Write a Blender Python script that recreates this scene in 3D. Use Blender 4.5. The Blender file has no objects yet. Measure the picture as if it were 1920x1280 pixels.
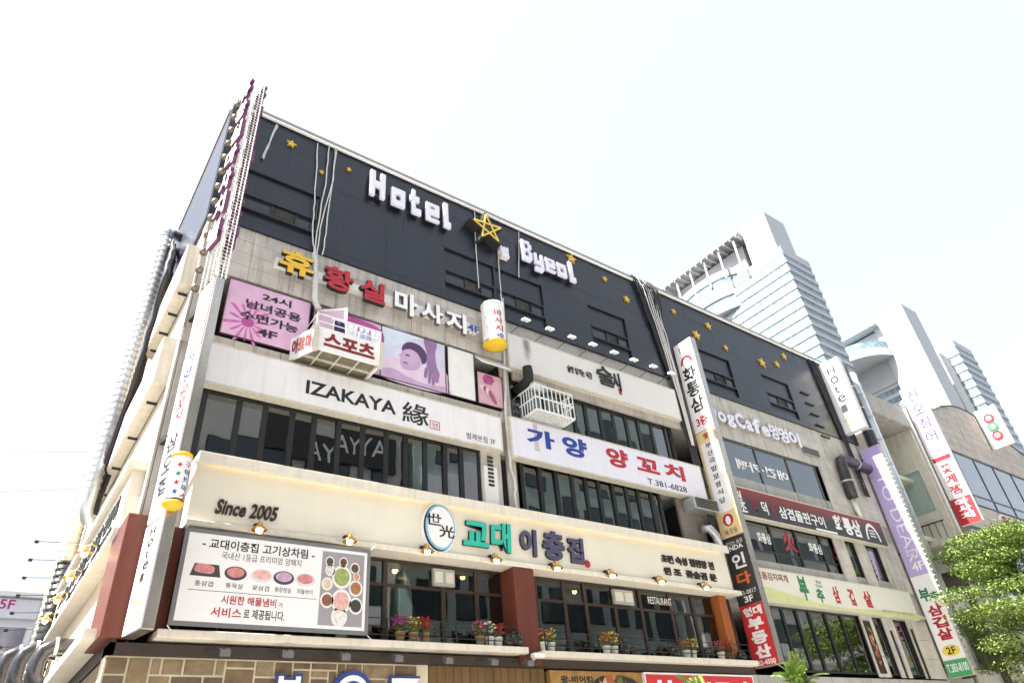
import bpy, math, random
from mathutils import Vector, Matrix
random.seed(7)
sc = bpy.context.scene
COL = sc.collection

# ------------------------------------------------------------------ camera
RX = (0.81105676, -0.57966951, -0.07867185)      # camera right, in world axes
RD = (0.27337662, 0.49432488, -0.82521032)       # camera down
RF = (0.51715521, 0.64778563, 0.55932211)        # camera forward
FPX = 1270.65                                    # focal length in photo pixels (1920 wide)
CAM = Vector((0, -16, 1.6))
cam = bpy.data.cameras.new('camera')
cam.sensor_width = 36; cam.lens = FPX / 1920 * 36
cam.clip_start = 0.1; cam.clip_end = 3000
camo = bpy.data.objects.new('camera', cam); COL.objects.link(camo)
camo.matrix_world = Matrix(((RX[0], -RD[0], -RF[0], CAM.x), (RX[1], -RD[1], -RF[1], CAM.y), (RX[2], -RD[2], -RF[2], CAM.z), (0, 0, 0, 1)))
sc.camera = camo
# ------------------------------------------------------------------ sky, sun, exposure
SUN_AZ = math.radians(-84)      # measured from +Y towards +X: the sun stands to the left, a little behind the front
SUN_EL = math.radians(56)
w = bpy.data.worlds.new('World'); sc.world = w; w.use_nodes = True
nt = w.node_tree; bg = nt.nodes['Background']
sky = nt.nodes.new('ShaderNodeTexSky'); sky.sky_type = 'NISHITA'; sky.sun_disc = False
sky.sun_elevation = SUN_EL; sky.sun_rotation = SUN_AZ
sky.air_density = 1.0; sky.dust_density = 4.0; sky.ozone_density = 1.0
hz = nt.nodes.new('ShaderNodeMix'); hz.data_type = 'RGBA'; hz.inputs[0].default_value = .78       # thin bright high haze over the blue
hz.inputs[7].default_value = (1.53, 1.58, 1.61, 1)
nt.links.new(sky.outputs[0], hz.inputs[6]); nt.links.new(hz.outputs[2], bg.inputs[0]); bg.inputs[1].default_value = 0.15
sun = bpy.data.lights.new('sun', 'SUN'); sun.energy = 4.0; sun.angle = math.radians(0.6); sun.color = (1, .96, .9)
suno = bpy.data.objects.new('sun', sun); COL.objects.link(suno)
sd = Vector((math.sin(SUN_AZ) * math.cos(SUN_EL), math.cos(SUN_AZ) * math.cos(SUN_EL), math.sin(SUN_EL)))
suno.rotation_euler = sd.to_track_quat('Z', 'Y').to_euler(); suno.location = (-30, 0, 60)
vs = sc.view_settings
vs.view_transform = 'Standard'; vs.look = 'None'; vs.gamma = 1; vs.exposure = 2.15; vs.use_curve_mapping = False
sc.cycles.max_bounces = 6; sc.cycles.transparent_max_bounces = 12

# ------------------------------------------------------------------ pixel -> place (the distance always comes from a known plane)
def ray(px, py):
    a, b = (px - 960) / FPX, (py - 640) / FPX
    return Vector([RX[i] * a + RD[i] * b + RF[i] for i in range(3)])
def PY(px, py, y=0.0):
    r = ray(px, py); return CAM + r * ((y - CAM.y) / r.y)
def PX(px, py, x):
    r = ray(px, py); return CAM + r * ((x - CAM.x) / r.x)
def rc(a, b, y=0.0):
    p, q = PY(*a, y), PY(*b, y)
    return min(p.x, q.x), max(p.x, q.x), min(p.z, q.z), max(p.z, q.z)

# ------------------------------------------------------------------ materials
MATS = {}
def mat(name, rgb, rough=.6, metal=0, var=.12, scale=3.0, streak=0, bump=0, emis=0, ior=1.5, streakcol=(.12, .1, .08), vz=1.0):
    if name in MATS: return MATS[name]
    m = bpy.data.materials.new(name); m.use_nodes = True; MATS[name] = m
    t = m.node_tree; N = t.nodes; L = t.links; b = N['Principled BSDF']
    b.inputs['Roughness'].default_value = rough; b.inputs['Metallic'].default_value = metal
    b.inputs['IOR'].default_value = ior
    g = N.new('ShaderNodeNewGeometry')
    mp = N.new('ShaderNodeMapping'); mp.inputs['Scale'].default_value = (1, 1, vz); L.new(g.outputs['Position'], mp.inputs[0])
    n = N.new('ShaderNodeTexNoise'); n.inputs['Scale'].default_value = scale; n.inputs['Detail'].default_value = 5; n.inputs['Roughness'].default_value = .65
    L.new(mp.outputs[0], n.inputs['Vector'])
    mr = N.new('ShaderNodeMapRange'); mr.inputs[1].default_value = .25; mr.inputs[2].default_value = .75
    mr.inputs[3].default_value = 1 - var; mr.inputs[4].default_value = 1 + var; L.new(n.outputs['Fac'], mr.inputs[0])
    mx = N.new('ShaderNodeMix'); mx.data_type = 'RGBA'; mx.blend_type = 'MULTIPLY'; mx.inputs[0].default_value = 1
    mx.inputs[6].default_value = (*rgb, 1); L.new(mr.outputs[0], mx.inputs[7])
    out = mx.outputs[2]
    if streak:
        m2 = N.new('ShaderNodeMapping'); m2.inputs['Scale'].default_value = (5, 5, .35); L.new(g.outputs['Position'], m2.inputs[0])
        n2 = N.new('ShaderNodeTexNoise'); n2.inputs['Scale'].default_value = 1.6; n2.inputs['Detail'].default_value = 6; L.new(m2.outputs[0], n2.inputs['Vector'])
        r2 = N.new('ShaderNodeMapRange'); r2.inputs[1].default_value = .5; r2.inputs[2].default_value = .78; r2.inputs[3].default_value = 0; r2.inputs[4].default_value = streak
        L.new(n2.outputs['Fac'], r2.inputs[0])
        x2 = N.new('ShaderNodeMix'); x2.data_type = 'RGBA'; L.new(r2.outputs[0], x2.inputs[0]); L.new(out, x2.inputs[6]); x2.inputs[7].default_value = (*streakcol, 1)
        out = x2.outputs[2]
    L.new(out, b.inputs['Base Color'])
    rr = N.new('ShaderNodeMapRange'); rr.inputs[1].default_value = .2; rr.inputs[2].default_value = .8
    rr.inputs[3].default_value = max(0.02, rough - .08); rr.inputs[4].default_value = min(1, rough + .08); L.new(n.outputs['Fac'], rr.inputs[0]); L.new(rr.outputs[0], b.inputs['Roughness'])
    if bump:
        bn = N.new('ShaderNodeTexNoise'); bn.inputs['Scale'].default_value = scale * 6; bn.inputs['Detail'].default_value = 4; L.new(g.outputs['Position'], bn.inputs['Vector'])
        bp = N.new('ShaderNodeBump'); bp.inputs['Strength'].default_value = bump; bp.inputs['Distance'].default_value = .02; L.new(bn.outputs['Fac'], bp.inputs['Height']); L.new(bp.outputs[0], b.inputs['Normal'])
    if emis:
        b.inputs['Emission Color'].default_value = (*rgb, 1); b.inputs['Emission Strength'].default_value = emis
    return m
def glass_mat(name, tint, refl=2.0, clear=.8):
    m = bpy.data.materials.new(name); m.use_nodes = True; MATS[name] = m
    t = m.node_tree; N = t.nodes; L = t.links; N.remove(N['Principled BSDF'])
    tr = N.new('ShaderNodeBsdfTransparent'); tr.inputs[0].default_value = (*tint, 1)
    gl = N.new('ShaderNodeBsdfGlossy'); gl.inputs['Roughness'].default_value = .015; gl.inputs[0].default_value = (.93, .97, .96, 1)
    g = N.new('ShaderNodeNewGeometry'); n = N.new('ShaderNodeTexNoise'); n.inputs['Scale'].default_value = .7; L.new(g.outputs['Position'], n.inputs['Vector'])
    bp = N.new('ShaderNodeBump'); bp.inputs['Strength'].default_value = .05; bp.inputs['Distance'].default_value = .05; L.new(n.outputs['Fac'], bp.inputs['Height']); L.new(bp.outputs[0], gl.inputs['Normal'])
    fr = N.new('ShaderNodeFresnel'); fr.inputs[0].default_value = refl
    mx = N.new('ShaderNodeMixShader'); L.new(fr.outputs[0], mx.inputs[0]); L.new(tr.outputs[0], mx.inputs[1]); L.new(gl.outputs[0], mx.inputs[2])
    L.new(mx.outputs[0], N['Material Output'].inputs[0])
    return m
STONE = mat('stone_tile', (.46, .42, .375), .75, var=.22, scale=1.1, streak=.6, bump=.15)
STONE2 = mat('stone_tile_pale', (.55, .51, .465), .75, var=.22, scale=1.1, streak=.6, bump=.15)
CONC = mat('concrete', (.40, .385, .36), .85, var=.2, scale=1.5, streak=.55, bump=.3)
CREAMWALL = mat('cream_render', (.72, .69, .60), .85, var=.12, streak=.3, bump=.2)
BLACK = mat('black_cladding', (.0115, .0145, .024), .36, var=.3, scale=.6, streak=.16, streakcol=(.06, .06, .065), bump=.03)
LITBLK = mat('sunlit_black_cladding', (.035, .042, .065), .35, var=.15, scale=.8)  # black cladding of the sunlit side, its brightness painted in as lighter bluish grey
FRAME = mat('dark_window_frame', (.012, .013, .014), .4, var=.1)
BROWNF = mat('brown_window_frame', (.035, .02, .016), .45, var=.15)
INT = mat('interior_dark', (.05, .05, .05), .9)
INT2 = mat('interior_grey', (.07, .065, .06), .9, var=.3, scale=.8)
SIGNW = mat('white_sign_face', (.78, .77, .79), .4, var=.05, scale=2, streak=.22, streakcol=(.45, .43, .4))
SIGNL = mat('lilac_white_sign_face', (.74, .73, .82), .4, var=.04, streak=.16, streakcol=(.45, .43, .45))
SIGNEDGE = mat('sign_edge_metal', (.60, .57, .48), .5, var=.12, streak=.35, streakcol=(.25, .17, .09))
CREAM = mat('cream_sign_face', (.75, .71, .60), .5, var=.05, scale=.7, streak=.08, streakcol=(.5, .44, .34))
CREAMRIM = mat('cream_rim', (.72, .68, .58), .6, var=.08, streak=.28, streakcol=(.35, .31, .25))
WHITE = mat('white_paint', (.8, .8, .78), .45, var=.05, streak=.12, streakcol=(.4, .38, .34))
WHITEP = mat('white_print', (.82, .82, .82), .5, var=.02)
LETW = mat('white_letter_face', (.78, .77, .88), .3, var=.02)
BLACKP = mat('black_print', (.015, .015, .017), .5, var=.05)
BLUEP = mat('blue_print', (.02, .05, .30), .45, var=.04)
REDP = mat('red_print', (.42, .015, .03), .45, var=.06)
DREDP = mat('dark_red_print', (.22, .012, .015), .5, var=.1)
GREENP = mat('green_print', (.015, .19, .07), .5, var=.06)
YELL = mat('yellow_paint', (.75, .46, .02), .4, var=.08)
GOLD = mat('gold_star', (.72, .47, .07), .35, metal=.35, var=.12)
PURP = mat('purple_letter_side', (.13, .03, .10), .35, var=.2)
PINKL = mat('pale_pink_face', (.75, .62, .66), .5, var=.06)
STEEL = mat('stainless_steel', (.50, .47, .43), .25, metal=.9, var=.25, scale=2, vz=.3)
STEELW = mat('brushed_letter_steel', (.82, .82, .82), .35, var=.04)
STEELD = mat('letter_return_metal', (.16, .155, .15), .4, metal=.4)
GALV = mat('galvanised_duct', (.55, .58, .60), .38, metal=.7, var=.15)
DKPIPE = mat('dark_pipe', (.045, .045, .05), .4, metal=.3, var=.3)
WHITEPIPE = mat('white_pipe', (.72, .71, .68), .5, var=.08, streak=.15)
CABLEB = mat('black_cable', (.02, .02, .022), .55, var=.2)
CABLEW = mat('white_cable', (.62, .61, .6), .5, var=.15)
TEAL = mat('teal_letter_face', (.03, .46, .34), .4, var=.05)
SLATE = mat('slate_letter_face', (.075, .07, .13), .45, var=.08)
WOODRED = mat('red_brown_wood', (.115, .026, .014), .45, var=.35, scale=2.2, vz=.12, bump=.1)
WOODSLAT = mat('slat_wood', (.15, .085, .03), .6, var=.35, scale=4, vz=.1, bump=.15)
DARKBEAM = mat('dark_brown_beam', (.035, .024, .018), .6, var=.25)
BRASS = mat('brass', (.55, .33, .10), .25, metal=.9, var=.1)
BULB = mat('warm_bulb', (1, .70, .32), .4, var=0, emis=6)
TUBE = mat('warm_tube_light', (1, .72, .35), .4, var=0, emis=5)
LEDGEM = mat('ledge_cream_stone', (.66, .61, .52), .7, var=.08, streak=.2)
IRON = mat('black_iron', (.015, .015, .016), .5, var=.1)
LEAF = mat('leaf_green', (.10, .17, .03), .5, var=.35, scale=6)
LEAF2 = mat('leaf_light_green', (.155, .225, .042), .5, var=.35, scale=6)
BARK = mat('bark', (.10, .075, .055), .9, var=.3, bump=.5)
GLASS = glass_mat('window_glass', (.55, .62, .60), 1.9)
GLASSD = glass_mat('dark_window_glass', (.22, .26, .26), 2.5)
GLASST = glass_mat('teal_window_glass', (.18, .30, .28), 2.6)

# ------------------------------------------------------------------ mesh tools
class MB:
    def __init__(s, T=None): s.v = []; s.f = []; s.T = T
    def add(s, vs, fs):
        o = len(s.v)
        for p in vs:
            p = Vector(p); s.v.append(s.T @ p if s.T else p)
        s.f += [tuple(i + o for i in f) for f in fs]; return s
    def box(s, x0, x1, y0, y1, z0, z1):
        return s.add([(x0, y0, z0), (x1, y0, z0), (x1, y1, z0), (x0, y1, z0), (x0, y0, z1), (x1, y0, z1), (x1, y1, z1), (x0, y1, z1)],
                     [(0, 3, 2, 1), (4, 5, 6, 7), (0, 1, 5, 4), (1, 2, 6, 5), (2, 3, 7, 6), (3, 0, 4, 7)])
    def hexa(s, p8): return s.add(p8, [(0, 3, 2, 1), (4, 5, 6, 7), (0, 1, 5, 4), (1, 2, 6, 5), (2, 3, 7, 6), (3, 0, 4, 7)])
    def prism(s, pts, y0, y1):       # pts (x,z) counter-clockwise seen from -y
        n = len(pts)
        return s.add([(x, y0, z) for x, z in pts] + [(x, y1, z) for x, z in pts],
                     [tuple(range(n)), tuple(range(2 * n - 1, n - 1, -1))] + [(i, i + n, (i + 1) % n + n, (i + 1) % n) for i in range(n)])
    def prismz(s, pts, z0, z1):      # pts (x,y) counter-clockwise from above
        n = len(pts)
        return s.add([(x, y, z0) for x, y in pts] + [(x, y, z1) for x, y in pts],
                     [tuple(range(n - 1, -1, -1)), tuple(range(n, 2 * n))] + [(i, (i + 1) % n, (i + 1) % n + n, i + n) for i in range(n)])
    def tube(s, pts, r, n=8, cap=True):
        pts = [Vector(p) for p in pts]; rings = []; up = None
        for i, p in enumerate(pts):
            d = (pts[min(i + 1, len(pts) - 1)] - pts[max(i - 1, 0)]).normalized()
            if up is None:
                up = Vector((0, 0, 1)) if abs(d.z) < .9 else Vector((1, 0, 0))
            a = d.cross(up).normalized(); b = a.cross(d).normalized(); up = b
            rr = r[i] if isinstance(r, (list, tuple)) else r
            rings.append([p + a * rr * math.cos(2 * math.pi * k / n) + b * rr * math.sin(2 * math.pi * k / n) for k in range(n)])
        vs = [v for q in rings for v in q]; fs = []
        for i in range(len(pts) - 1):
            for k in range(n): fs.append((i * n + k, i * n + (k + 1) % n, (i + 1) * n + (k + 1) % n, (i + 1) * n + k))
        if cap: fs += [tuple(range(n - 1, -1, -1)), tuple(range((len(pts) - 1) * n, len(pts) * n))]
        return s.add(vs, fs)
    def lathe(s, c, prof, n=16):     # prof list of (r,z) round a vertical axis at c
        vs = [(c[0] + r * math.cos(2 * math.pi * k / n), c[1] + r * math.sin(2 * math.pi * k / n), c[2] + z) for r, z in prof for k in range(n)]
        fs = [(i * n + k, i * n + (k + 1) % n, (i + 1) * n + (k + 1) % n, (i + 1) * n + k) for i in range(len(prof) - 1) for k in range(n)]
        return s.add(vs, fs)
    def ball(s, c, r, n=10, m=6, sq=(1, 1, 1)):
        prof = [(math.sin(math.pi * i / m), -math.cos(math.pi * i / m)) for i in range(m + 1)]
        vs = [(c[0] + r * sq[0] * p * math.cos(2 * math.pi * k / n), c[1] + r * sq[1] * p * math.sin(2 * math.pi * k / n), c[2] + r * sq[2] * z) for p, z in prof for k in range(n)]
        return s.add(vs, [(i * n + k, i * n + (k + 1) % n, (i + 1) * n + (k + 1) % n, (i + 1) * n + k) for i in range(m) for k in range(n)])
    def build(s, name, m, parent=None, smooth=False, bevel=0):
        return obj(name, s.v, s.f, m, parent, smooth, bevel)
def root_of(o):
    while o.parent: o = o.parent
    return o
def obj(name, v, f, m, parent=None, smooth=False, bevel=0):
    me = bpy.data.meshes.new(name)
    if parent is not None:
        inv = INV[root_of(parent).name]
        v = [inv @ p for p in v]; base = None
    else:
        xs = [p.x for p in v]; ys = [p.y for p in v]; base = Vector(((min(xs) + max(xs)) / 2, (min(ys) + max(ys)) / 2, min(p.z for p in v)))
        v = [p - base for p in v]
    me.from_pydata([tuple(p) for p in v], [], f); me.update()
    if smooth:
        for p in me.polygons: p.use_smooth = True
    o = bpy.data.objects.new(name, me); COL.objects.link(o); me.materials.append(m)
    if parent is not None: o.parent = parent
    else: o.location = base; INV[o.name] = Matrix.Translation(-base)
    if bevel:
        b = o.modifiers.new('bevel', 'BEVEL'); b.width = bevel; b.segments = 1; b.limit_method = 'ANGLE'
    return o
INV = {}
def thing(name, label, cat, loc=(0, 0, 0), rz=0, group=None):
    o = bpy.data.objects.new(name, None); COL.objects.link(o); o.empty_display_size = .2
    o.location = loc; o.rotation_euler = (0, 0, rz)
    INV[o.name] = (Matrix.Translation(Vector(loc)) @ Matrix.Rotation(rz, 4, 'Z')).inverted()
    return tag(o, label, cat, group)
def tag(o, label, cat, group=None):
    o['label'] = label; o['category'] = cat
    if group: o['group'] = group
    return o
def struct(o): o['kind'] = 'structure'; return o
def clone(o, loc, label=None, rz=None, parent=None):
    c = o.copy(); COL.objects.link(c)
    if parent is not None: c.parent = parent
    else:
        c.location = loc
        if rz is not None: c.rotation_euler = (0, 0, rz)
        if label: c['label'] = label
    for ch in [x for x in bpy.data.objects if x.parent == o]: clone(ch, None, parent=c)
    return c
TXT = {}
def text_geo(s, bold):
    k = (s, bold)
    if k not in TXT:
        c = bpy.data.curves.new('lettering', 'FONT'); c.body = s; c.size = 1; c.offset = bold; c.resolution_u = 3; c.fill_mode = 'FRONT'
        o = bpy.data.objects.new('lettering', c); COL.objects.link(o)
        dg = bpy.context.evaluated_depsgraph_get()
        m = bpy.data.meshes.new_from_object(o.evaluated_get(dg))
        TXT[k] = ([v.co.copy() for v in m.vertices], [tuple(p.vertices) for p in m.polygons])
        bpy.data.objects.remove(o); bpy.data.curves.remove(c); bpy.data.meshes.remove(m)
    return TXT[k]
def text(s, r, y, m, parent, T=None, depth=.006, bold=.0, name='lettering', mirror=False, sidem=None, slant=0):
    """flat or raised lettering filling rectangle r=(x0,x1,z0,z1), facing -y (of frame T), back at y, front at y-depth"""
    vs, fs = text_geo(s, bold)
    x0 = min(v.x for v in vs); x1 = max(v.x for v in vs); z0 = min(v.y for v in vs); z1 = max(v.y for v in vs)
    def tr(v, yy):
        u = (v.x - x0) / (x1 - x0 or 1); q = (v.y - z0) / (z1 - z0 or 1)
        if mirror: u = 1 - u
        return (r[0] + u * (r[1] - r[0]) + slant * (q - .5) * (r[3] - r[2]), yy, r[2] + q * (r[3] - r[2]))
    mb = MB(T); n = len(vs)
    ec = {}
    for f in fs:
        for i in range(len(f)): ec[(f[i], f[(i + 1) % len(f)])] = 1
    flip = mirror
    front = [tuple(reversed(f)) if flip else f for f in fs]
    side = [(a, b) for (a, b) in ec if (b, a) not in ec]
    if depth > .02:
        mb.add([tr(v, y - depth) for v in vs] + [tr(v, y) for v in vs], front + [(b, a, a + n, b + n) for a, b in side])
    else:
        mb.add([tr(v, y - depth) for v in vs], front)
    o = mb.build(name, m, parent)
    if sidem and depth > .02:
        o.data.materials.append(sidem)
        nf = len(front)
        for i, p in enumerate(o.data.polygons): p.material_index = 0 if i < nf else 1
    return o
def tp(s, a, b, y, m, parent, **k): return text(s, rc(a, b, y), y, m, parent, **k)
def cells(rows, r, y0, y1, mb):
    """letter from a bitmap: joined square cells, only outer sides closed"""
    H = len(rows); W = max(len(q) for q in rows); g = [[c == '#' for c in q.ljust(W)] for q in rows]
    cx = (r[1] - r[0]) / W; cz = (r[3] - r[2]) / H; idx = {}; V = []; Fq = []
    def vid(i, j, k):
        if (i, j, k) not in idx: idx[(i, j, k)] = len(V); V.append((r[0] + i * cx, (y0, y1)[k], r[3] - j * cz))
        return idx[(i, j, k)]
    on = lambda i, j: 0 <= j < H and 0 <= i < W and g[j][i]
    for j in range(H):
        for i in range(W):
            if not on(i, j): continue
            A, B, C, D = (i, j + 1), (i + 1, j + 1), (i + 1, j), (i, j)
            Fq.append(tuple(vid(*p, 0) for p in (A, B, C, D)))
            for (p, q, di, dj) in ((A, B, 0, 1), (B, C, 1, 0), (C, D, 0, -1), (D, A, -1, 0)):
                if not on(i + di, j + dj): Fq.append((vid(*q, 0), vid(*p, 0), vid(*p, 1), vid(*q, 1)))
    mb.add(V, Fq); return mb
def star_pts(cx, cz, R, r=None, rot=0):
    r = r or R * .42
    return [(cx + (R if i % 2 == 0 else r) * math.sin(rot - math.pi * i / 5), cz + (R if i % 2 == 0 else r) * math.cos(rot - math.pi * i / 5)) for i in range(10)]
def smooth_poly(pts, n=6):
    out = []; k = len(pts)
    for i in range(k):
        p0, p1, p2, p3 = (Vector(pts[(i + j - 1) % k]) for j in range(4))
        for s in range(n):
            t = s / n
            out.append(tuple(.5 * ((2 * p1) + (p2 - p0) * t + (2 * p0 - 5 * p1 + 4 * p2 - p3) * t * t + (3 * p1 - p0 - 3 * p2 + p3) * t ** 3)))
    return out
def ccw(p):
    a = sum(p[i][0] * p[(i + 1) % len(p)][1] - p[(i + 1) % len(p)][0] * p[i][1] for i in range(len(p)))
    return p if a > 0 else p[::-1]
def blob(r, pts, y, m, parent, name='print', T=None, raw=False):
    q = ccw(pts if raw else smooth_poly(pts))
    q = [(r[0] + u * (r[1] - r[0]), r[2] + v * (r[3] - r[2])) for u, v in q]
    MB(T).add([(x, y, z) for x, z in q], [tuple(range(len(q)))]).build(name, m, parent)
def disc(r, cu, cv, ru, rv, y, m, parent, name='print', n=20):
    blob(r, [(cu + ru * math.cos(2 * math.pi * i / n), cv + rv * math.sin(2 * math.pi * i / n)) for i in range(n)], y, m, parent, name, raw=True)

# ================================================================== SETTING
def ground_part(name, x0, x1, y0, y1, z, m):
    return struct(MB().box(x0, x1, y0, y1, z - .3, z).build(name, m))
ASPH = mat('asphalt', (.06, .06, .062), .9, var=.25, scale=3, bump=.4)
PAVE = mat('pavement_blocks', (.40, .38, .35), .85, var=.2, scale=3, bump=.3)
struct(MB().add([(-900, -900, 0), (900, -900, 0), (900, 900, 0), (-900, 900, 0)], [(0, 1, 2, 3)]).build('ground', ASPH))
struct(MB().box(-70, 130, -18.2, -5.5, -.2, .006).build('paved_street', mat('pale_bounce_paving', (.42, .40, .37), .8, var=.15, scale=2, bump=.2)))  # unseen street floor, paving made pale to bounce light up at the fronts
ground_part('pavement', -1.2, 75, -5.5, 1.0, .13, PAVE)
ground_part('pavement', -60, 90, -24, -18.2, .13, PAVE)

# ---------------------------------------------------------------- main building
X0, X1 = 2.1, 36.3
ROOF = 21.4
bld = thing('commercial_building', 'long five storey corner building with black top cladding and shop signs', 'building', ((X0 + X1) / 2, 7, 0))
def part(name, m, fn, parent=None, T=None, **k):
    mb = MB(T); fn(mb); return mb.build(name, m, parent or bld, **k)
for z0, z1 in ((0, 4.55), (7.0, 8.72), (10.75, 12.25), (14.3, ROOF - .15)):
    part('wall', CONC, lambda b: b.box(X0 + .02, X1, 0, 6, z0, z1))
for z0, z1 in ((4.55, 7.0), (8.72, 10.75), (12.25, 14.3)):
    part('wall', CONC, lambda b: b.box(X0 + .02, X0 + .3, .0, 6, z0, z1)); part('wall', CONC, lambda b: b.box(X1 - .3, X1, 0, 6, z0, z1))
    part('interior_wall', INT2, lambda b: b.box(X0 + .3, X1 - .3, 5.8, 6, z0, z1))
    part('interior_wall', INT, lambda b: b.box(20.9, 21.1, .35, 5.8, z0, z1)); part('interior_wall', INT, lambda b: b.box(12.15, 12.3, .35, 5.8, z0, z1))
part('wall', CONC, lambda b: b.box(X0 + .02, X1, 6, 14, 0, ROOF - .15))
part('roof_coping', mat('roof_coping', (.30, .27, .25), .6), lambda b: (b.box(X0 - .05, X1, -.2, .35, ROOF - .12, ROOF + .04), b.box(X0 - .16, X0 + .3, .35, 14, ROOF - .12, ROOF + .04)))
pipe = part('roof_edge_tube', WHITE, lambda b: b.tube([(X0, -.2, ROOF - .2), (X1, -.2, ROOF - .2)], .055, 6))
# black cladding, piece by piece, left open where the windows are set back
RECX = [(2.75, 5.15), (9.92, 12.1), (12.2, 14.45), (16.9, 19.05), (23.75, 26.1), (28.62, 30.95)]
rows = [(16.22, 16.5), (16.5, 18.6), (18.6, 19.22), (19.22, 20.3), (20.3, 21.25)]
for ri, (z0, z1) in enumerate(rows):
    if ri == 1:
        xs = sorted([X0 - .12, X1] + [v for a in RECX for v in a] + [7.6, 21.1, 33.2])
    else:
        xs = [X0 - .12]; x = X0 + (1.9 if ri % 2 else 3.1)
        while x < X1 - .8: xs.append(x); x += 3.05
        xs.append(X1)
    for a, b_ in zip(xs, xs[1:]):
        if ri == 1 and any(abs(a - q[0]) < .01 for q in RECX): continue
        if b_ - a < .12: 
            part('cladding_panel', BLACK, lambda b: b.box(a, b_, -.11, 0, z0, z1)); continue
        part('cladding_panel', BLACK, lambda b: b.box(a + .003, b_ - .003, -.12 - random.uniform(0, .008), 0, z0 + .003, z1 - .003))
LOUV = mat('louvre_dark', (.012, .012, .014), .5)
for (a, b_) in RECX:
    part('cladding_panel', BLACK, lambda b: b.box(a + .03, b_ - .03, -.035, 0, 17.56, 18.58))
    part('cladding_panel', BLACK, lambda b: b.box(a + .03, b_ - .03, -.035, 0, 16.52, 16.94))
    c1, c2 = a + (b_ - a) * .40, a + (b_ - a) * .72
    fr = part('window_frame', BLACK, lambda b: (b.box(a, b_, -.15, -.03, 17.50, 17.56), b.box(a, b_, -.15, -.03, 16.94, 17.0),
              b.box(a, a + .05, -.13, -.03, 17.0, 17.5), b.box(b_ - .05, b_, -.13, -.03, 17.0, 17.5), b.box(c1 - .025, c1 + .025, -.1, -.03, 17.0, 17.5), b.box(c2 - .025, c2 + .025, -.1, -.03, 17.0, 17.5)))
    part('pane', mat('black_window_pane', (.03, .032, .04), .12, var=.05), lambda b: b.box(a + .05, c1 - .025, -.055, -.03, 17.0, 17.5), fr)
    part('pane', MATS['black_window_pane'], lambda b: b.box(c2 + .025, b_ - .05, -.05, -.03, 17.0, 17.5), fr)
    for k in range(8):
        z = 17.03 + k * .058
        part('slat', LOUV, lambda b: b.hexa([(c1 + .025, -.09, z), (c2 - .025, -.09, z), (c2 - .025, -.04, z + .04), (c1 + .025, -.04, z + .04), (c1 + .025, -.09, z + .012), (c2 - .025, -.09, z + .012), (c2 - .025, -.04, z + .052), (c1 + .025, -.04, z + .052)]), fr)
# climbing irons right of the last black window
for k in range(5):
    part('rung', IRON, lambda b: b.box(32.0 + .12 * k, 32.75 + .12 * k, -.2, -.1, 18.4 - .62 * k, 18.47 - .62 * k))
# stone tile strips
def tiles(xs, zs, y0, m, skip=None):
    for a, b_ in zip(xs, xs[1:]):
        for z0, z1 in zip(zs, zs[1:]):
            if skip and skip(a, b_, z0, z1): continue
            part('stone_tile', m, lambda b: b.box(a + .006, b_ - .006, y0 - random.uniform(0, .006), 0, z0 + .006, z1 - .006))
def frange(a, b_, n): return [a + (b_ - a) * i / n for i in range(n + 1)]
tiles(frange(X0 - .04, 12.55, 8), [14.36, 14.85, 15.3, 15.76, 16.22], -.05, STONE2)
tiles(frange(21.6, 35.9, 12), [14.05, 14.75, 15.5, 16.22], -.05, STONE2)
tiles(frange(X0 - .04, 12.2, 8), [11.9, 12.3], -.05, STONE)
tiles(frange(12.6, 21.4, 7), [13.72, 14.05], -.12, STONE)
tiles(frange(31.3, 35.9, 5), frange(11.55, 14.05, 4), -.05, STONE2)
for zs in (frange(4.6, 7.0, 3), frange(8.3, 10.75, 3)):
    for a, b_ in ((30.2, 31.15), (32.0, 32.9), (34.1, 35.9)): tiles([a, b_], zs, -.06, STONE2)
tiles([12.05, 12.42], [8.75, 9.6, 10.6, 11.6, 12.6, 13.6, 14.3], -.05, STONE)
TL = Matrix.Translation((X0, 0, 0)) @ Matrix.Rotation(-math.pi / 2, 4, 'Z')     # frame of the left front: local x = -Y, faces -X
for k in range(12):
    z0 = 7.2 + k * .75
    part('stone_tile', STONE, lambda b: b.box(-.62, -.02, -.05, 0, z0 + .006, z0 + .744), T=TL)
for i in range(5):
    for z0, z1 in ((16.3, 18.4), (18.4, 19.6), (19.6, 21.25)):
        part('cladding_panel', LITBLK, lambda b: b.box(-14 + i * 2.78 + .006, -14 + (i + 1) * 2.78 - .006, -.12, 0, z0 + .006, z1 - .006), T=TL)
part('wall_panel', mat('left_wall_cream', (.58, .50, .40), .8, var=.1), lambda b: b.box(-14, -.7, -.03, 0, 4.6, 16.2), T=TL)
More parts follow.
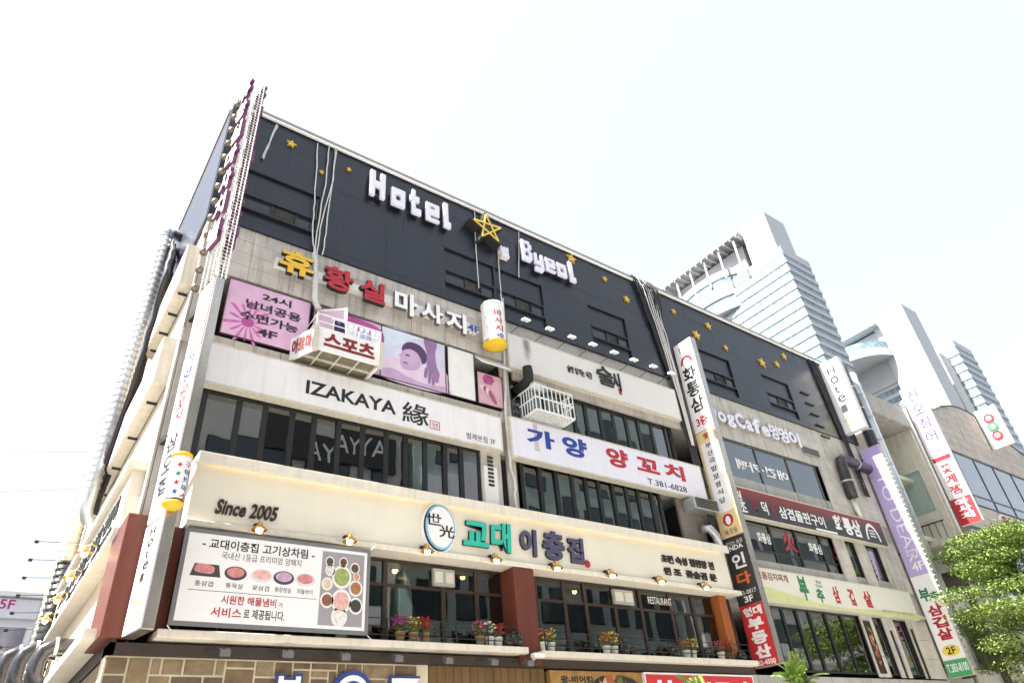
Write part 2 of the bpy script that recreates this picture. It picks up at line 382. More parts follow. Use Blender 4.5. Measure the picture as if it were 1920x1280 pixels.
# window bands
def windows(xs, z0, z1, y, fm, gm, transom=None, fw=.07, mid=None):
    def bars(b):
        b.box(xs[0] - fw, xs[-1] + fw, y - .06, y + .06, z1 - fw, z1); b.box(xs[0] - fw, xs[-1] + fw, y - .06, y + .06, z0, z0 + fw)
        for x in xs: b.box(x - fw, x + fw, y - .055, y + .055, z0 + fw, z1 - fw)
        if transom: b.box(xs[0] + fw, xs[-1] - fw, y - .045, y + .045, transom - .035, transom + .035)
    fr = part('window_frame', fm, bars)
    for a, b_ in zip(xs, xs[1:]):
        for q0, q1 in (((z0 + fw, z1 - fw),) if not transom else ((z0 + fw, transom - .035), (transom + .035, z1 - fw))):
            w1, w2, w3 = (random.uniform(-.012, .012) for _ in range(3))
            part('pane', gm, lambda b: b.hexa([(a + fw, y - .008 + w1, q0), (b_ - fw, y - .008 + w2, q0), (b_ - fw, y + w2, q0), (a + fw, y + w1, q0), (a + fw, y - .008 + w3, q1), (b_ - fw, y - .008 + w3 + w2 - w1, q1), (b_ - fw, y + w3 + w2 - w1, q1), (a + fw, y + w3, q1)]), fr)
mx_ = lambda lst, z: [PY(p, q).x for p, q in lst]
def xs_at(pxs, z, y=0):
    out = []
    for p in pxs:       # x on plane y where column p has height z: walk down the pixel column
        lo, hi = 200, 1280
        for _ in range(30):
            m = (lo + hi) / 2
            if PY(p, m, y).z > z: lo = m
            else: hi = m
        out.append(PY(p, lo, y).x)
    return out
windows(xs_at([372, 440, 490, 542, 584, 631, 677, 722, 759, 796, 834, 865, 899], 9.7, .1), 8.75, 10.75, .1, FRAME, GLASSD)
windows(xs_at([980, 1015, 1046, 1076, 1102, 1127, 1154, 1179, 1202, 1227, 1243], 9.7, .1), 8.75, 10.75, .1, FRAME, GLASSD)
windows(xs_at([955, 985, 1022, 1050, 1077, 1100, 1127.5, 1152, 1177, 1200, 1225, 1252], 12.9, .1)[:], 12.0, 13.72, .1, FRAME, GLASST)
windows(xs_at([1358, 1424, 1484, 1538], 12.9, .05), 11.6, 14.0, .05, mat('thin_grey_frame', (.12, .13, .13), .5), GLASST, fw=.03)
windows(xs_at([1402, 1448, 1496, 1543, 1590], 9.6, .1), 8.35, 10.75, .1, FRAME, GLASSD, transom=9.15)
windows(xs_at([1455, 1478, 1505, 1530, 1560, 1590, 1625], 5.9, .1), 4.7, 7.0, .1, FRAME, GLASSD)
for a, b_ in ((31.2, 31.95), (32.95, 34.05)):
    windows([a, b_], 8.3, 10.75, .1, FRAME, GLASSD, fw=.05)
    windows([a, b_], 4.7, 7.0, .1, FRAME, GLASSD, fw=.05)
# 2F restaurant glazing, brown frames
windows(xs_at([345, 470, 600, 720, 830, 893, 962], 6.0, -.05), 4.8, 7.0, -.05, BROWNF, GLASS, transom=6.35, fw=.06)
windows(xs_at([1006, 1060, 1100, 1155, 1205, 1262, 1305, 1350, 1375], 6.0, -.05), 4.8, 7.0, -.05, BROWNF, GLASS, transom=6.35, fw=.06)
part('beige_panel', STONE2, lambda b: b.box(*rc((902, 868), (941, 905))[:2], -.02, .1, 8.75, 10.75))
part('brown_panel', mat('brown_panel', (.20, .17, .14), .6, var=.15), lambda b: b.box(20.0, 21.3, .02, .12, 8.75, 10.75))
lv = rc((907, 872), (937, 958), -.04)
lp = part('louvre_panel', WHITE, lambda b: b.box(lv[0], lv[1], -.05, .0, lv[2], lv[3]))
for k in range(8):
    z = lv[2] + .75 + k * .13
    part('slat', mat('vent_dark', (.03, .03, .03), .6), lambda b: b.box(lv[0] + .14, lv[1] - .14, -.07, -.05, z, z + .075), lp)
# ledge, beam, pillars, ground floor facing
part('ledge', LEDGEM, lambda b: b.box(2.72, 11.65, -.9, -.0, 4.72, 4.88), bevel=.015)
part('ledge', LEDGEM, lambda b: b.box(12.1, 21.2, -.9, -.0, 4.66, 4.82), bevel=.015)
part('beam', DARKBEAM, lambda b: b.box(X0 - .1, 21.3, -.62, 0, 4.46, 4.66))
part('beam', DARKBEAM, lambda b: b.box(-6, .62, -.1, 0, 4.46, 4.9), T=TL)
part('canopy', CREAMRIM, lambda b: b.box(-7, .3, -.55, -.12, 4.75, 4.95), T=TL)
part('pillar', WOODRED, lambda b: b.box(11.5, 12.2, -.7, -.02, 4.5, 6.98), bevel=.01)
part('pillar', WOODRED, lambda b: b.box(1.78, 2.32, -.72, .9, 4.72, 7.1), bevel=.01)
part('pillar', WOODRED, lambda b: b.box(2.62, 2.92, -.5, -.02, 4.9, 7.0))
part('pillar', mat('orange_wood', (.30, .09, .02), .5, var=.3, scale=2, vz=.15), lambda b: b.box(20.55, 20.95, -.4, -.02, 4.9, 7.0))
def stones(x0, x1, z0, z1, y, cut):
    cw, ch = .2, .155; nx = int((x1 - x0) / cw); nz = int((z1 - z0) / ch); used = set()
    MS = [mat('veneer_stone_%d' % i, c, .8, var=.4, scale=3.5, bump=.5) for i, c in enumerate(((.17, .115, .065), (.22, .16, .09), (.12, .085, .06), (.27, .20, .12)))]
    for j in range(nz - 1, -1, -1):
        for i in range(nx):
            if (i, j) in used: continue
            ww, hh = random.choice(((2, 2), (3, 2), (3, 1), (2, 1), (2, 3), (3, 2), (1, 2), (4, 2), (2, 2)))
            ww0 = 0
            while ww0 < ww and i + ww0 < nx and (i + ww0, j) not in used: ww0 += 1
            ww = ww0; hh0 = 1
            while hh0 < hh and j - hh0 >= 0 and all((i + q, j - hh0) not in used for q in range(ww)): hh0 += 1
            hh = hh0
            for q in range(ww):
                for p in range(hh): used.add((i + q, j - p))
            a, b_ = x0 + i * cw + .02, x0 + (i + ww) * cw - .02; t, u = z0 + (j + 1) * ch - .02, z0 + (j - hh + 1) * ch + .02
            if cut(b_, t): continue
            d = random.uniform(.018, .04)
            part('stone', random.choice(MS), lambda b: b.hexa([(a + .01, y - d, u + .01), (b_ - .01, y - d, u + .01), (b_, y, u), (a, y, u), (a + .01, y - d, t - .01), (b_ - .01, y - d, t - .01), (b_, y, t), (a, y, t)]))
stones(X0 - .1, 9.5, 3.2, 4.46, -.45, lambda x, z: x > 8.75 + (4.46 - z) * .55)
part('mortar', mat('pale_mortar', (.64, .57, .42), .9), lambda b: b.box(X0 - .1, 8.9, -.45, 0, 0, 4.455))
for k in range(15):
    xa = 8.95 + k * .235
    part('board', WOODSLAT, lambda b: b.box(xa, xa + .22, -.4 - random.uniform(0, .012), 0, 2.2, 4.455))
for k in range(5):
    part('stone_course', MATS['veneer_stone_1'], lambda b: b.box(-6 + k * 1.2, -6 + k * 1.2 + 1.18, -.1, 0, 3.3, 4.4), T=TL)

# ================================================================== SIGNS ON THE FRONT
def sign_box(name, label, r, y, depth, face, edge=SIGNEDGE, group=None, T=None, rim=.05, loc=None, cat='sign', rz=0):
    """box sign: casing with a rim and a face panel set inside it; front at y, back at y+depth"""
    x0, x1, z0, z1 = r
    if loc is None: loc = ((x0 + x1) / 2, y + depth, z0)
    t = thing(name, label, cat, loc, rz, group)
    mb = MB(T); mb.box(x0, x1, y + .03, y + depth, z0, z1)
    mb.box(x0, x1, y - .005, y + .03, z1 - rim, z1); mb.box(x0, x1, y - .005, y + .03, z0, z0 + rim)
    mb.box(x0, x0 + rim, y - .005, y + .03, z0 + rim, z1 - rim); mb.box(x1 - rim, x1, y - .005, y + .03, z0 + rim, z1 - rim)
    mb.build('casing', edge, t)
    MB(T).box(x0 + rim, x1 - rim, y + .004, y + .03, z0 + rim, z1 - rim).build('face', face, t)
    return t
# Izakaya sign
r = (2.62, PY(941, 815, -.28).x, 10.72, 11.92)
s = sign_box('izakaya_sign', 'long white box sign reading IZAKAYA with a black Chinese character', r, -.3, .3, SIGNW)
Y_ = -.297
text('IZAKAYA', (PY(573, 735, -.3).x, PY(743, 760, -.3).x, 11.08, 11.5), Y_, BLACKP, s, bold=.025)
text('緣', (PY(754, 775, -.3).x, PY(804, 780, -.3).x, 10.92, 11.62), Y_, BLACKP, s, bold=.012)
q = rc((806, 787), (825, 807), -.3)
text('엔', (q[0] + .06, q[1] - .06, q[2] + .06, q[3] - .06), Y_, REDP, s)
def outline(b, q, w, y): b.box(q[0], q[1], y - .006, y, q[3] - w, q[3]); b.box(q[0], q[1], y - .006, y, q[2], q[2] + w); b.box(q[0], q[0] + w, y - .006, y, q[2] + w, q[3] - w); b.box(q[1] - w, q[1], y - .006, y, q[2] + w, q[3] - w)
mb = MB(); outline(mb, q, .02, Y_); mb.build('stamp_frame', REDP, s)
text('범계본점 3F', (PY(875, 822, -.3).x, PY(929, 830, -.3).x, 10.86, 11.08), Y_, BLACKP, s)
# Gayang sign
r = (PY(957, 812, -.3).x, PY(1319, 905, -.3).x, 10.62, 12.06)
s = sign_box('lamb_skewer_sign', 'lilac white box sign with blue and red Korean letters and phone number T.381-6828', r, -.32, .32, SIGNL)
for ch, a, b_, m in (('가', (985, 796), (1041, 838), BLUEP), ('양', (1052, 814), (1104, 865), BLUEP), ('양', (1134, 836), (1182, 885), REDP), ('꼬', (1190, 850), (1238, 888), REDP), ('치', (1242, 864), (1286, 900), REDP)):
    q = rc(a, b_, -.32); zz = {'가': (11.17, 11.82), '꼬': (11.22, 11.78), '치': (11.2, 11.82)}.get(ch, (11.12, 11.86))
    text(ch, (q[0], q[1], *zz), -.317, m, s, bold=.045)
q = rc((1212, 889), (1288, 919), -.32); text('T.381-6828', (q[0], q[1], 10.75, 10.98), -.317, BLACKP, s, bold=.01)
MB().box(r[0] + .95, r[0] + 1.13, -.319, -.316, 11.0, 12.0).build('stain', mat('rust_stain', (.50, .47, .46), .7, var=.35, scale=5, streak=.6, streakcol=(.3, .24, .2)), s)
# white sign above with soot
r = (PY(951, 640, -.3).x, PY(1268, 745, -.3).x, 14.02, 15.5)
sootm = mat('white_sign_soot', (.70, .68, .66), .45, var=.03, streak=.08, streakcol=(.45, .43, .4))
def add_soot(m, c, rad):
    t = m.node_tree; N = t.nodes; L = t.links; b = N['Principled BSDF']; src = b.inputs['Base Color'].links[0].from_socket
    g = N.new('ShaderNodeNewGeometry'); sub = N.new('ShaderNodeVectorMath'); sub.operation = 'SUBTRACT'; sub.inputs[1].default_value = c; L.new(g.outputs['Position'], sub.inputs[0])
    dv = N.new('ShaderNodeVectorMath'); dv.operation = 'DIVIDE'; dv.inputs[1].default_value = rad; L.new(sub.outputs[0], dv.inputs[0])
    ns = N.new('ShaderNodeTexNoise'); ns.inputs['Scale'].default_value = 3; L.new(g.outputs['Position'], ns.inputs['Vector'])
    ln = N.new('ShaderNodeVectorMath'); ln.operation = 'LENGTH'; L.new(dv.outputs[0], ln.inputs[0])
    ad = N.new('ShaderNodeMath'); ad.operation = 'MULTIPLY_ADD'; ad.inputs[1].default_value = .5; L.new(ns.outputs['Fac'], ad.inputs[0]); L.new(ln.outputs['Value'], ad.inputs[2])
    mr = N.new('ShaderNodeMapRange'); mr.interpolation_type = 'SMOOTHSTEP'; mr.inputs[1].default_value = .35; mr.inputs[2].default_value = 1.25; mr.inputs[3].default_value = .72; mr.inputs[4].default_value = 0; L.new(ad.outputs[0], mr.inputs[0])
    x = N.new('ShaderNodeMix'); x.data_type = 'RGBA'; L.new(mr.outputs[0], x.inputs[0]); L.new(src, x.inputs[6]); x.inputs[7].default_value = (.05, .045, .04, 1); L.new(x.outputs[2], b.inputs['Base Color'])
pc = PY(987, 645, -.3)
add_soot(sootm, (pc.x, -.3, pc.z - .1), (.26, 1, .85))
s = sign_box('brush_letter_sign', 'long white box sign with black brush lettering and a soot smear', r, -.3, .3, sootm)
q = rc((1112, 664), (1156, 712), -.3); text('술', (q[0], q[0] + .85, 14.55, 15.4), -.3, BLACKP, s, depth=.06, bold=.005, slant=-.1)
text('시', (q[0] + .8, q[1] + .15, 14.5, 15.3), -.3, BLACKP, s, depth=.06, bold=.01)
q = rc((1062, 680), (1109, 702), -.3); text('술맛 당기는 시간', (q[0], q[1], 14.62, 14.92), -.3, BLACKP, s, depth=.03)
MB().box(PY(1156, 712, -.3).x, PY(1156, 712, -.3).x + .16, -.31, -.297, 14.35, 14.62).build('stamp', REDP, s)
LAMPW = [(986, 600), (1031, 617), (1072, 632), (1112, 646), (1152, 661), (1189, 675), (1225, 687), (1259, 700)]
for i, p in enumerate(LAMPW):
    h = PY(*p, -.95); w_ = PY(p[0], p[1], -.3)
    base = (h.x - .25, -.28, 15.5)
    nth = ('leftmost', 'second', 'third', 'fourth', 'fifth', 'sixth', 'seventh', 'rightmost')[i]
    t = thing('sign_lamp', nth + ' small white arm lamp on the top edge of the sooty white sign', 'lamp', base, 0, 'arm lamps above the white sign')
    MB().tube([base, (h.x, h.y + .05, h.z)], .014, 5).build('arm', IRON, t)
    MB().hexa([(h.x - .14, h.y - .12, h.z - .06), (h.x + .14, h.y - .12, h.z - .06), (h.x + .14, h.y + .1, h.z), (h.x - .14, h.y + .1, h.z), (h.x - .12, h.y - .1, h.z + .03), (h.x + .12, h.y - .1, h.z + .03), (h.x + .12, h.y + .1, h.z + .08), (h.x - .12, h.y + .1, h.z + .08)]).build('head', WHITE, t)
# massage sign letters on the stone strip
t = thing('massage_letter_sign', 'row of yellow, red and steel Korean letters with blue 4F on stone strip', 'sign', (8, -.3, 14.6))
MB().box(PY(515, 500, -.2).x, PY(880, 620, -.2).x, -.24, -.05, 15.12, 15.4).build('raceway', WHITE, t)
LT = [('휴', (527, 474), (587, 528), YELL, 14.86, 15.72, BLACKP), ('황', (610, 500), (662, 553), REDP, 14.8, 15.66, WHITEP), ('실', (676, 527), (722, 578), REDP, 14.8, 15.62, WHITEP),
      ('마', (741, 545), (783, 598), STEELW, 14.72, 15.62, STEELD), ('사', (790, 566), (832, 613), STEELW, 14.78, 15.55, STEELD), ('지', (836, 580), (876, 628), STEELW, 14.72, 15.52, STEELD), ('4F', (876, 604), (900, 626), BLUEP, 14.92, 15.2, WHITEP)]
for ch, a, b_, m, z0, z1, sm in LT:
    q = rc(a, b_, -.4); text(ch, (q[0], q[1], z0, z1), -.24, m, t, depth=.16, bold=.035, sidem=BLACKP if m in (YELL, REDP) else sm)
# posters of the massage floor
def panel(name, label, a, b_, m, y=-.06, cat='poster', z=None):
    q = rc(a, b_, y)
    if z: q = (q[0], q[1], *z)
    t = thing(name, label, cat, ((q[0] + q[1]) / 2, y, q[2]))
    MB().box(q[0], q[1], y, y + .05, q[2], q[3]).build('backing', m, t)
    mb = MB(); w = .022; mb.box(q[0] - w, q[1] + w, y - .02, y + .05, q[3], q[3] + w); mb.box(q[0] - w, q[1] + w, y - .02, y + .05, q[2] - w, q[2]); mb.box(q[0] - w, q[0], y - .02, y + .05, q[2], q[3]); mb.box(q[1], q[1] + w, y - .02, y + .05, q[2], q[3])
    mb.build('frame', DARKBEAM, t)
    return t, q
PINK = mat('pink_print', (.74, .46, .66), .45, var=.22, scale=.9)
PINKD = mat('deep_pink_print', (.48, .08, .32), .45, var=.2, scale=2)
LAV = mat('lavender_print', (.62, .62, .78), .45, var=.2, scale=.8)
SKINP = mat('purple_skin_print', (.56, .38, .58), .45, var=.2, scale=1.5)
SKINL = mat('pale_skin_print', (.72, .58, .72), .45, var=.15, scale=1.5)
DPURP = mat('dark_purple_print', (.08, .035, .12), .45, var=.2)
HANDP = mat('pink_skin_print', (.68, .40, .48), .45, var=.2, scale=2)
HANDD = mat('dusky_pink_print', (.33, .10, .16), .45, var=.2, scale=2)
t, q = panel('pink_window_poster', 'pink flower poster reading 24 hours and 4F in black Korean letters', (432, 524), (572, 664), PINK, z=(12.42, 14.26))
fc = (.28, .30)
for k in range(14):
    a = 2 * math.pi * k / 14 + .2; l = .30 if k % 2 else .24
    blob(q, [(fc[0] + .05 * math.cos(a), fc[1] + .06 * math.sin(a)), (fc[0] + l * .7 * math.cos(a - .09), fc[1] + l * 1.1 * math.sin(a - .09)), (fc[0] + l * math.cos(a), fc[1] + l * 1.4 * math.sin(a)), (fc[0] + l * .7 * math.cos(a + .09), fc[1] + l * 1.1 * math.sin(a + .09))], -.062, mat('petal_print', (.60, .16, .42), .45, var=.3, scale=5), t, 'petal_print')
disc(q, *fc, .075, .085, -.064, PINKD, t, 'flower_print')
for s_, u0, u1, v0, v1 in (('24시', .40, .76, .78, .92), ('남녀공용', .22, .90, .56, .72), ('수면가능', .18, .88, .34, .50), ('4F', .40, .64, .12, .26)):
    text(s_, (q[0] + u0 * (q[1] - q[0]), q[0] + u1 * (q[1] - q[0]), q[2] + v0 * (q[3] - q[2]), q[2] + v1 * (q[3] - q[2])), -.062, BLACKP, t, bold=.03)
t, q = panel('pink_window_poster', 'plain pink poster behind the hanging laundry balcony', (590, 575), (712, 690), PINK, z=(12.42, 14.26))
blob(q, [(0, .95), (.5, 1), (1, .9), (1, .55), (.6, .7), (.2, .6)], -.062, PINKD, t)
t, q = panel('massage_photo_poster', 'violet photo poster of a person lying down getting a shoulder massage', (716, 620), (836, 735), LAV, z=(12.42, 14.26))
blob(q, [(0, .55), (.2, .66), (.45, .9), (.62, 1), (0, 1)], -.0615, mat('pale_blue_print', (.66, .74, .84), .45, var=.1), t)
blob(q, [(0, .0), (0, .36), (.12, .44), (.28, .40), (.42, .30), (.6, .34), (.8, .36), (1, .44), (1, 0)], -.062, SKINL, t, 'shoulder_print')
blob(q, [(.33, .26), (.28, .40), (.29, .47), (.26, .51), (.30, .56), (.32, .66), (.42, .74), (.56, .72), (.63, .58), (.60, .40), (.5, .28)], -.0635, SKINP, t, 'face_print')
blob(q, [(.31, .62), (.33, .74), (.44, .84), (.60, .82), (.70, .68), (.69, .52), (.63, .46), (.60, .56), (.54, .66), (.44, .69), (.36, .65)], -.065, DPURP, t, 'hair_print')
blob(q, [(.36, .55), (.40, .57), (.44, .55), (.40, .53)], -.0655, DPURP, t, 'eye_print'); blob(q, [(.32, .38), (.36, .41), (.41, .39), (.36, .36)], -.0655, mat('lip_print', (.40, .12, .28), .45), t, 'mouth_print')
ARMP = mat('arm_print', (.30, .17, .34), .45, var=.25, scale=2)
blob(q, [(.66, 1), (.86, 1), (.84, .75), (.86, .5), (.90, .36), (.84, .30), (.76, .34), (.70, .42), (.70, .7)], -.0665, ARMP, t, 'arm_print')
for k, (u, v, l) in enumerate(((.70, .40, .2), (.76, .36, .25), (.82, .34, .26), (.88, .36, .2))): blob(q, [(u - .025, v), (u - .045, v - l * .6), (u - .04, v - l), (u - .005, v - l * .95), (u + .025, v)], -.0672 - k * .0004, ARMP, t, 'finger_print')
blob(q, [(0, .0), (0, .14), (.2, .2), (.42, .12), (.7, .08), (1, .12), (1, 0)], -.069, SKINP, t, 'shoulder_print')
panel('blank_window_panel', 'blank white window panel between the two massage posters', (839, 655), (892, 752), WHITE, cat='panel', z=(12.42, 14.26))
t, q = panel('hand_photo_poster', 'small pink photo poster of two hands and a flower', (894, 692), (944, 762), HANDP, z=(12.42, 13.62))
blob(q, [(.05, .15), (.1, .55), (.35, .75), (.6, .6), (.7, .35), (.5, .1), (.25, 0)], -.062, mat('hand_print', (.66, .36, .42), .45, var=.15, scale=4), t, 'hand_print')
for k in range(4): blob(q, [(.12 + k * .1, .5 - k * .06), (.2 + k * .1, .62 - k * .04), (.5 + k * .08, .35 - k * .06), (.42 + k * .08, .25 - k * .06)], -.0635 - k * .0006, HANDD if k % 2 else SKINL, t, 'finger_print')
for k in range(6): disc(q, .45 + .12 * math.cos(k), .82 + .1 * math.sin(k * 1.05), .13, .07, -.066 - k * .0005, PINKD if k % 2 else HANDD, t, 'petal_print')
q2 = rc((891, 664), (945, 690), -.1)
t = thing('open_window_sash', 'white tilted-out window sash above the hand poster', 'window', ((q2[0] + q2[1]) / 2, 0, 13.7))
MB().hexa([(q2[0], -.5, 13.72), (q2[1], -.5, 13.72), (q2[1], -.02, 14.22), (q2[0], -.02, 14.22), (q2[0], -.5, 13.77), (q2[1], -.5, 13.77), (q2[1], -.02, 14.27), (q2[0], -.02, 14.27)]).build('sash', WHITE, t)
# ---------------------------------------------------------------- red and black grill sign, chive sign (right part)
GRAD = mat('red_black_sign_face', (.03, .025, .027), .45, var=.1)
def vgrad(m, z0, z1, c0, c1):
    t = m.node_tree; N = t.nodes; L = t.links; b = N['Principled BSDF']; g = N.new('ShaderNodeNewGeometry'); sp = N.new('ShaderNodeSeparateXYZ'); L.new(g.outputs['Position'], sp.inputs[0])
    mr = N.new('ShaderNodeMapRange'); mr.inputs[1].default_value = z0; mr.inputs[2].default_value = z1; L.new(sp.outputs[2], mr.inputs[0])
    x = N.new('ShaderNodeMix'); x.data_type = 'RGBA'; L.new(mr.outputs[0], x.inputs[0]); x.inputs[6].default_value = (*c0, 1); x.inputs[7].default_value = (*c1, 1); L.new(x.outputs[2], b.inputs['Base Color'])
vgrad(GRAD, 10.95, 11.55, (.03, .025, .028), (.24, .02, .02))        # printed red glow band along the sign's top
r = (PY(1376, 920, -.3).x, PY(1652, 985, -.3).x, 10.35, 11.62)
s = sign_box('grill_sign', 'dark red and black box sign for grilled pork with white brush lettering', r, -.3, .3, GRAD)
def onsign(s_, a, b_, m, z=None, y=-.3, par=None, **k):
    q = rc(a, b_, y); text(s_, (q[0], q[1], *(z or (q[2], q[3]))), y + .003, m, par or s, **k)
def c4(x, y): return (1240 + x / 4, 740 + y / 4)
onsign('원', c4(515, 640), c4(590, 720), WHITEP, (10.98, 11.42), bold=.03); onsign('조', c4(560, 740), c4(635, 825), WHITEP, (10.5, 10.94), bold=.03)
onsign('화', c4(652, 720), c4(718, 815), DREDP, (10.62, 11.18), bold=.03); onsign('덕', c4(722, 735), c4(792, 835), WHITEP, (10.62, 11.18), bold=.02)
onsign('통', c4(794, 752), c4(850, 850), DREDP, (10.62, 11.18), bold=.03); onsign('삼겹돌판구이', c4(852, 775), c4(1222, 945), WHITEP, (10.62, 11.15), bold=.02)
onsign('화통삼', c4(1265, 870), c4(1490, 990), WHITEP, (10.55, 11.4), bold=.04)
q = rc(c4(1495, 890), c4(1610, 1030), -.3); cx_, cz_ = (q[0] + q[1]) / 2, 10.55
arc = [(cx_ + .62 * math.cos(a), cz_ + .85 * math.sin(a)) for a in [math.pi * k / 14 for k in range(15)]] + [(cx_ + .48 * math.cos(a), cz_ + .68 * math.sin(a)) for a in [math.pi * k / 14 for k in range(14, -1, -1)]]
MB().add([(x, -.305, z) for x, z in arc], [(i, i + 1, 28 - i, 29 - i) for i in range(14)]).build('logo_arch', WHITEP, s)
for k in range(3): MB().box(cx_ - .25, cx_ + .25, -.306, -.298, 10.72 + k * .14, 10.78 + k * .14).build('logo_bar', WHITEP, s)
q = rc(c4(1148, 960), c4(1308, 1000), -.3); MB().box(q[0], q[1], -.305, -.298, 10.43, 10.52).build('info_strip', WHITEP, s)
def c5(x, y): return (1340 + x / 4, 960 + y / 4)
r = (PY(*c5(350, 560), -.3).x, PY(*c5(1505, 720), -.3).x, 7.0, 8.3)
s = sign_box('chive_pork_sign', 'cream box sign with green and red Korean brush lettering and pale green wave', r, -.3, .3, mat('cream_white_face', (.70, .68, .60), .45, var=.04, streak=.1, streakcol=(.45, .4, .33)))
blob((r[0], r[1], r[2], r[3]), [(.01, .04), (.01, .42), (.12, .36), (.3, .18), (.5, .12), (.75, .2), (.98, .22), (.98, .04)], -.2985, mat('pale_green_print', (.58, .60, .30), .5, var=.1), s)
onsign('고품김치찌개', c5(300, 420), c5(555, 525), DREDP, (7.85, 8.15), bold=.02)
onsign('부', c5(605, 470), c5(745, 715), GREENP, (7.25, 8.2), bold=.05); onsign('추', c5(755, 580), c5(850, 715), GREENP, (7.25, 7.8), bold=.05)
onsign('Buk', c5(755, 505), c5(800, 530), BLACKP, (8.02, 8.14)); onsign('Chuk', c5(755, 540), c5(812, 565), BLACKP, (7.86, 7.98))
onsign('삼', c5(880, 590), c5(975, 735), REDP, (7.3, 8.0), bold=.04); onsign('겹', c5(1000, 610), c5(1090, 755), REDP, (7.3, 8.0), bold=.04); onsign('살', c5(1110, 620), c5(1220, 770), REDP, (7.3, 8.0), bold=.04)
onsign('예약문의 T.031-383-8100', c5(1262, 750), c5(1505, 810), mat('grey_print', (.2, .2, .2), .5), (7.16, 7.3))
# window stickers on the right part
st = thing('window_sticker', 'mirrored white cafe lettering stuck on the teal fourth floor window', 'sticker', (25.5, 0, 12.4))
q = rc(c4(500, 400), c4(950, 560), .03); text('애견·카페', (q[0] + .3, q[1] - .2, 12.7, 13.2), .035, WHITEP, st, bold=.03, mirror=True)
for i, (u, m, w_) in enumerate(((1432, WHITEP, '화통삼'), (1480, REDP, '火'), (1528, WHITEP, '화통삼'), (1574, REDP, '火'))):
    q = rc((u - 13, 990), (u + 13, 1015), .08)
    xx = xs_at([u - 12, u + 13], 9.75, .08)
    o = text(w_, (*xx, 9.5 if m is WHITEP else 9.35, 9.95 if m is WHITEP else 10.2), .085, m, None, bold=.03, name='window_sticker')
    tag(o, ('white brush lettering sticker on the first pane under the grill sign', 'red flame sticker left of the two under the grill sign', 'white brush lettering sticker on the third pane under the grill sign', 'red flame sticker right of the two under the grill sign')[i], 'sticker', 'stickers on the third floor panes')
# small posters beside the chive restaurant windows
FOOD = mat('food_photo_print', (.10, .05, .03), .5)
def food(m, sc_=5):
    t = m.node_tree; N = t.nodes; L = t.links; b = N['Principled BSDF']; g = N.new('ShaderNodeNewGeometry')
    v = N.new('ShaderNodeTexVoronoi'); v.inputs['Scale'].default_value = sc_; L.new(g.outputs['Position'], v.inputs['Vector'])
    sp = N.new('ShaderNodeSeparateColor'); L.new(v.outputs['Color'], sp.inputs[0])
    cr = N.new('ShaderNodeValToRGB'); L.new(sp.outputs[0], cr.inputs[0])
    e = cr.color_ramp.elements; e[0].color = (.02, .015, .015, 1); e[1].color = (.55, .50, .42, 1)
    for p, c in ((.35, (.03, .02, .02)), (.5, (.42, .10, .03)), (.68, (.10, .16, .03)), (.8, (.60, .28, .10))): cr.color_ramp.elements.new(p).color = (*c, 1)
    L.new(cr.outputs[0], b.inputs['Base Color'])
food(FOOD)
t, q = panel('food_poster', 'tall dark food photo poster beside the second floor windows', c5(1130, 850), c5(1290, 1200), mat('dark_poster', (.03, .015, .012), .5), y=-.1, z=(4.75, 6.75))
blob(q, [(.15, .25), (.12, .6), (.3, .92), (.75, .95), (.9, .6), (.8, .3), (.5, .15)], -.103, FOOD, t, 'food_print')
t, q = panel('white_banner', 'narrow white hanging banner on the beige tiles', c5(1345, 945), c5(1440, 1200), WHITEP, y=-.12, z=(4.55, 6.45), cat='banner')
text('순살', (q[0] + .15, q[1] - .15, 5.55, 5.95), -.123, BLUEP, t)
t, q = panel('food_poster', 'narrow food photo poster right of the white hanging banner', c5(1510, 960), c5(1600, 1200), mat('brown_poster', (.20, .07, .03), .5), y=-.12, z=(4.6, 6.6))
blob(q, [(.1, .55), (.1, .95), (.9, .95), (.9, .55)], -.123, FOOD, t, 'food_print'); blob(q, [(.1, .05), (.1, .45), (.9, .45), (.9, .05)], -.123, FOOD, t, 'food_print')
t, q = panel('lilac_banner', 'narrow lilac banner between the beige tile columns', c5(1090, 280), c5(1150, 480), mat('lilac_print', (.45, .36, .60), .5), y=-.0, z=(8.5, 9.9), cat='banner')
text('나', (q[0] + .15, q[1] - .15, 9.3, 9.6), -.003, WHITEP, t)
# dog cafe letters
t = thing('dog_cafe_sign', 'white raised script letters of a dog cafe on the stone strip', 'sign', (27, -.1, 14.7))
lx = xs_at([1322, 1345, 1362, 1379, 1398, 1412, 1428, 1444, 1461, 1480, 1502], 15.1, -.25)
for ch, a, b_ in zip('DogCafe멍멍이', lx, lx[1:]):
    text(ch, (a + .03, b_ - .02, 14.72 if ch != 'g' else 14.6, 15.5 if ch in 'DCf멍이' else 15.25), -.08, LETW, t, depth=.14, bold=.04, sidem=mat('letter_side_grey', (.42, .41, .4), .5))
MB().box(lx[-1] + .2, lx[-1] + 1.5, -.15, -.05, 14.55, 14.9).build('plate', mat('dark_plate', (.04, .035, .03), .4), t)
outline_b = MB(); outline(outline_b, (lx[-1] + .15, lx[-1] + 1.55, 14.5, 14.95), .05, -.12); outline_b.build('plate_frame', SIGNEDGE, t)
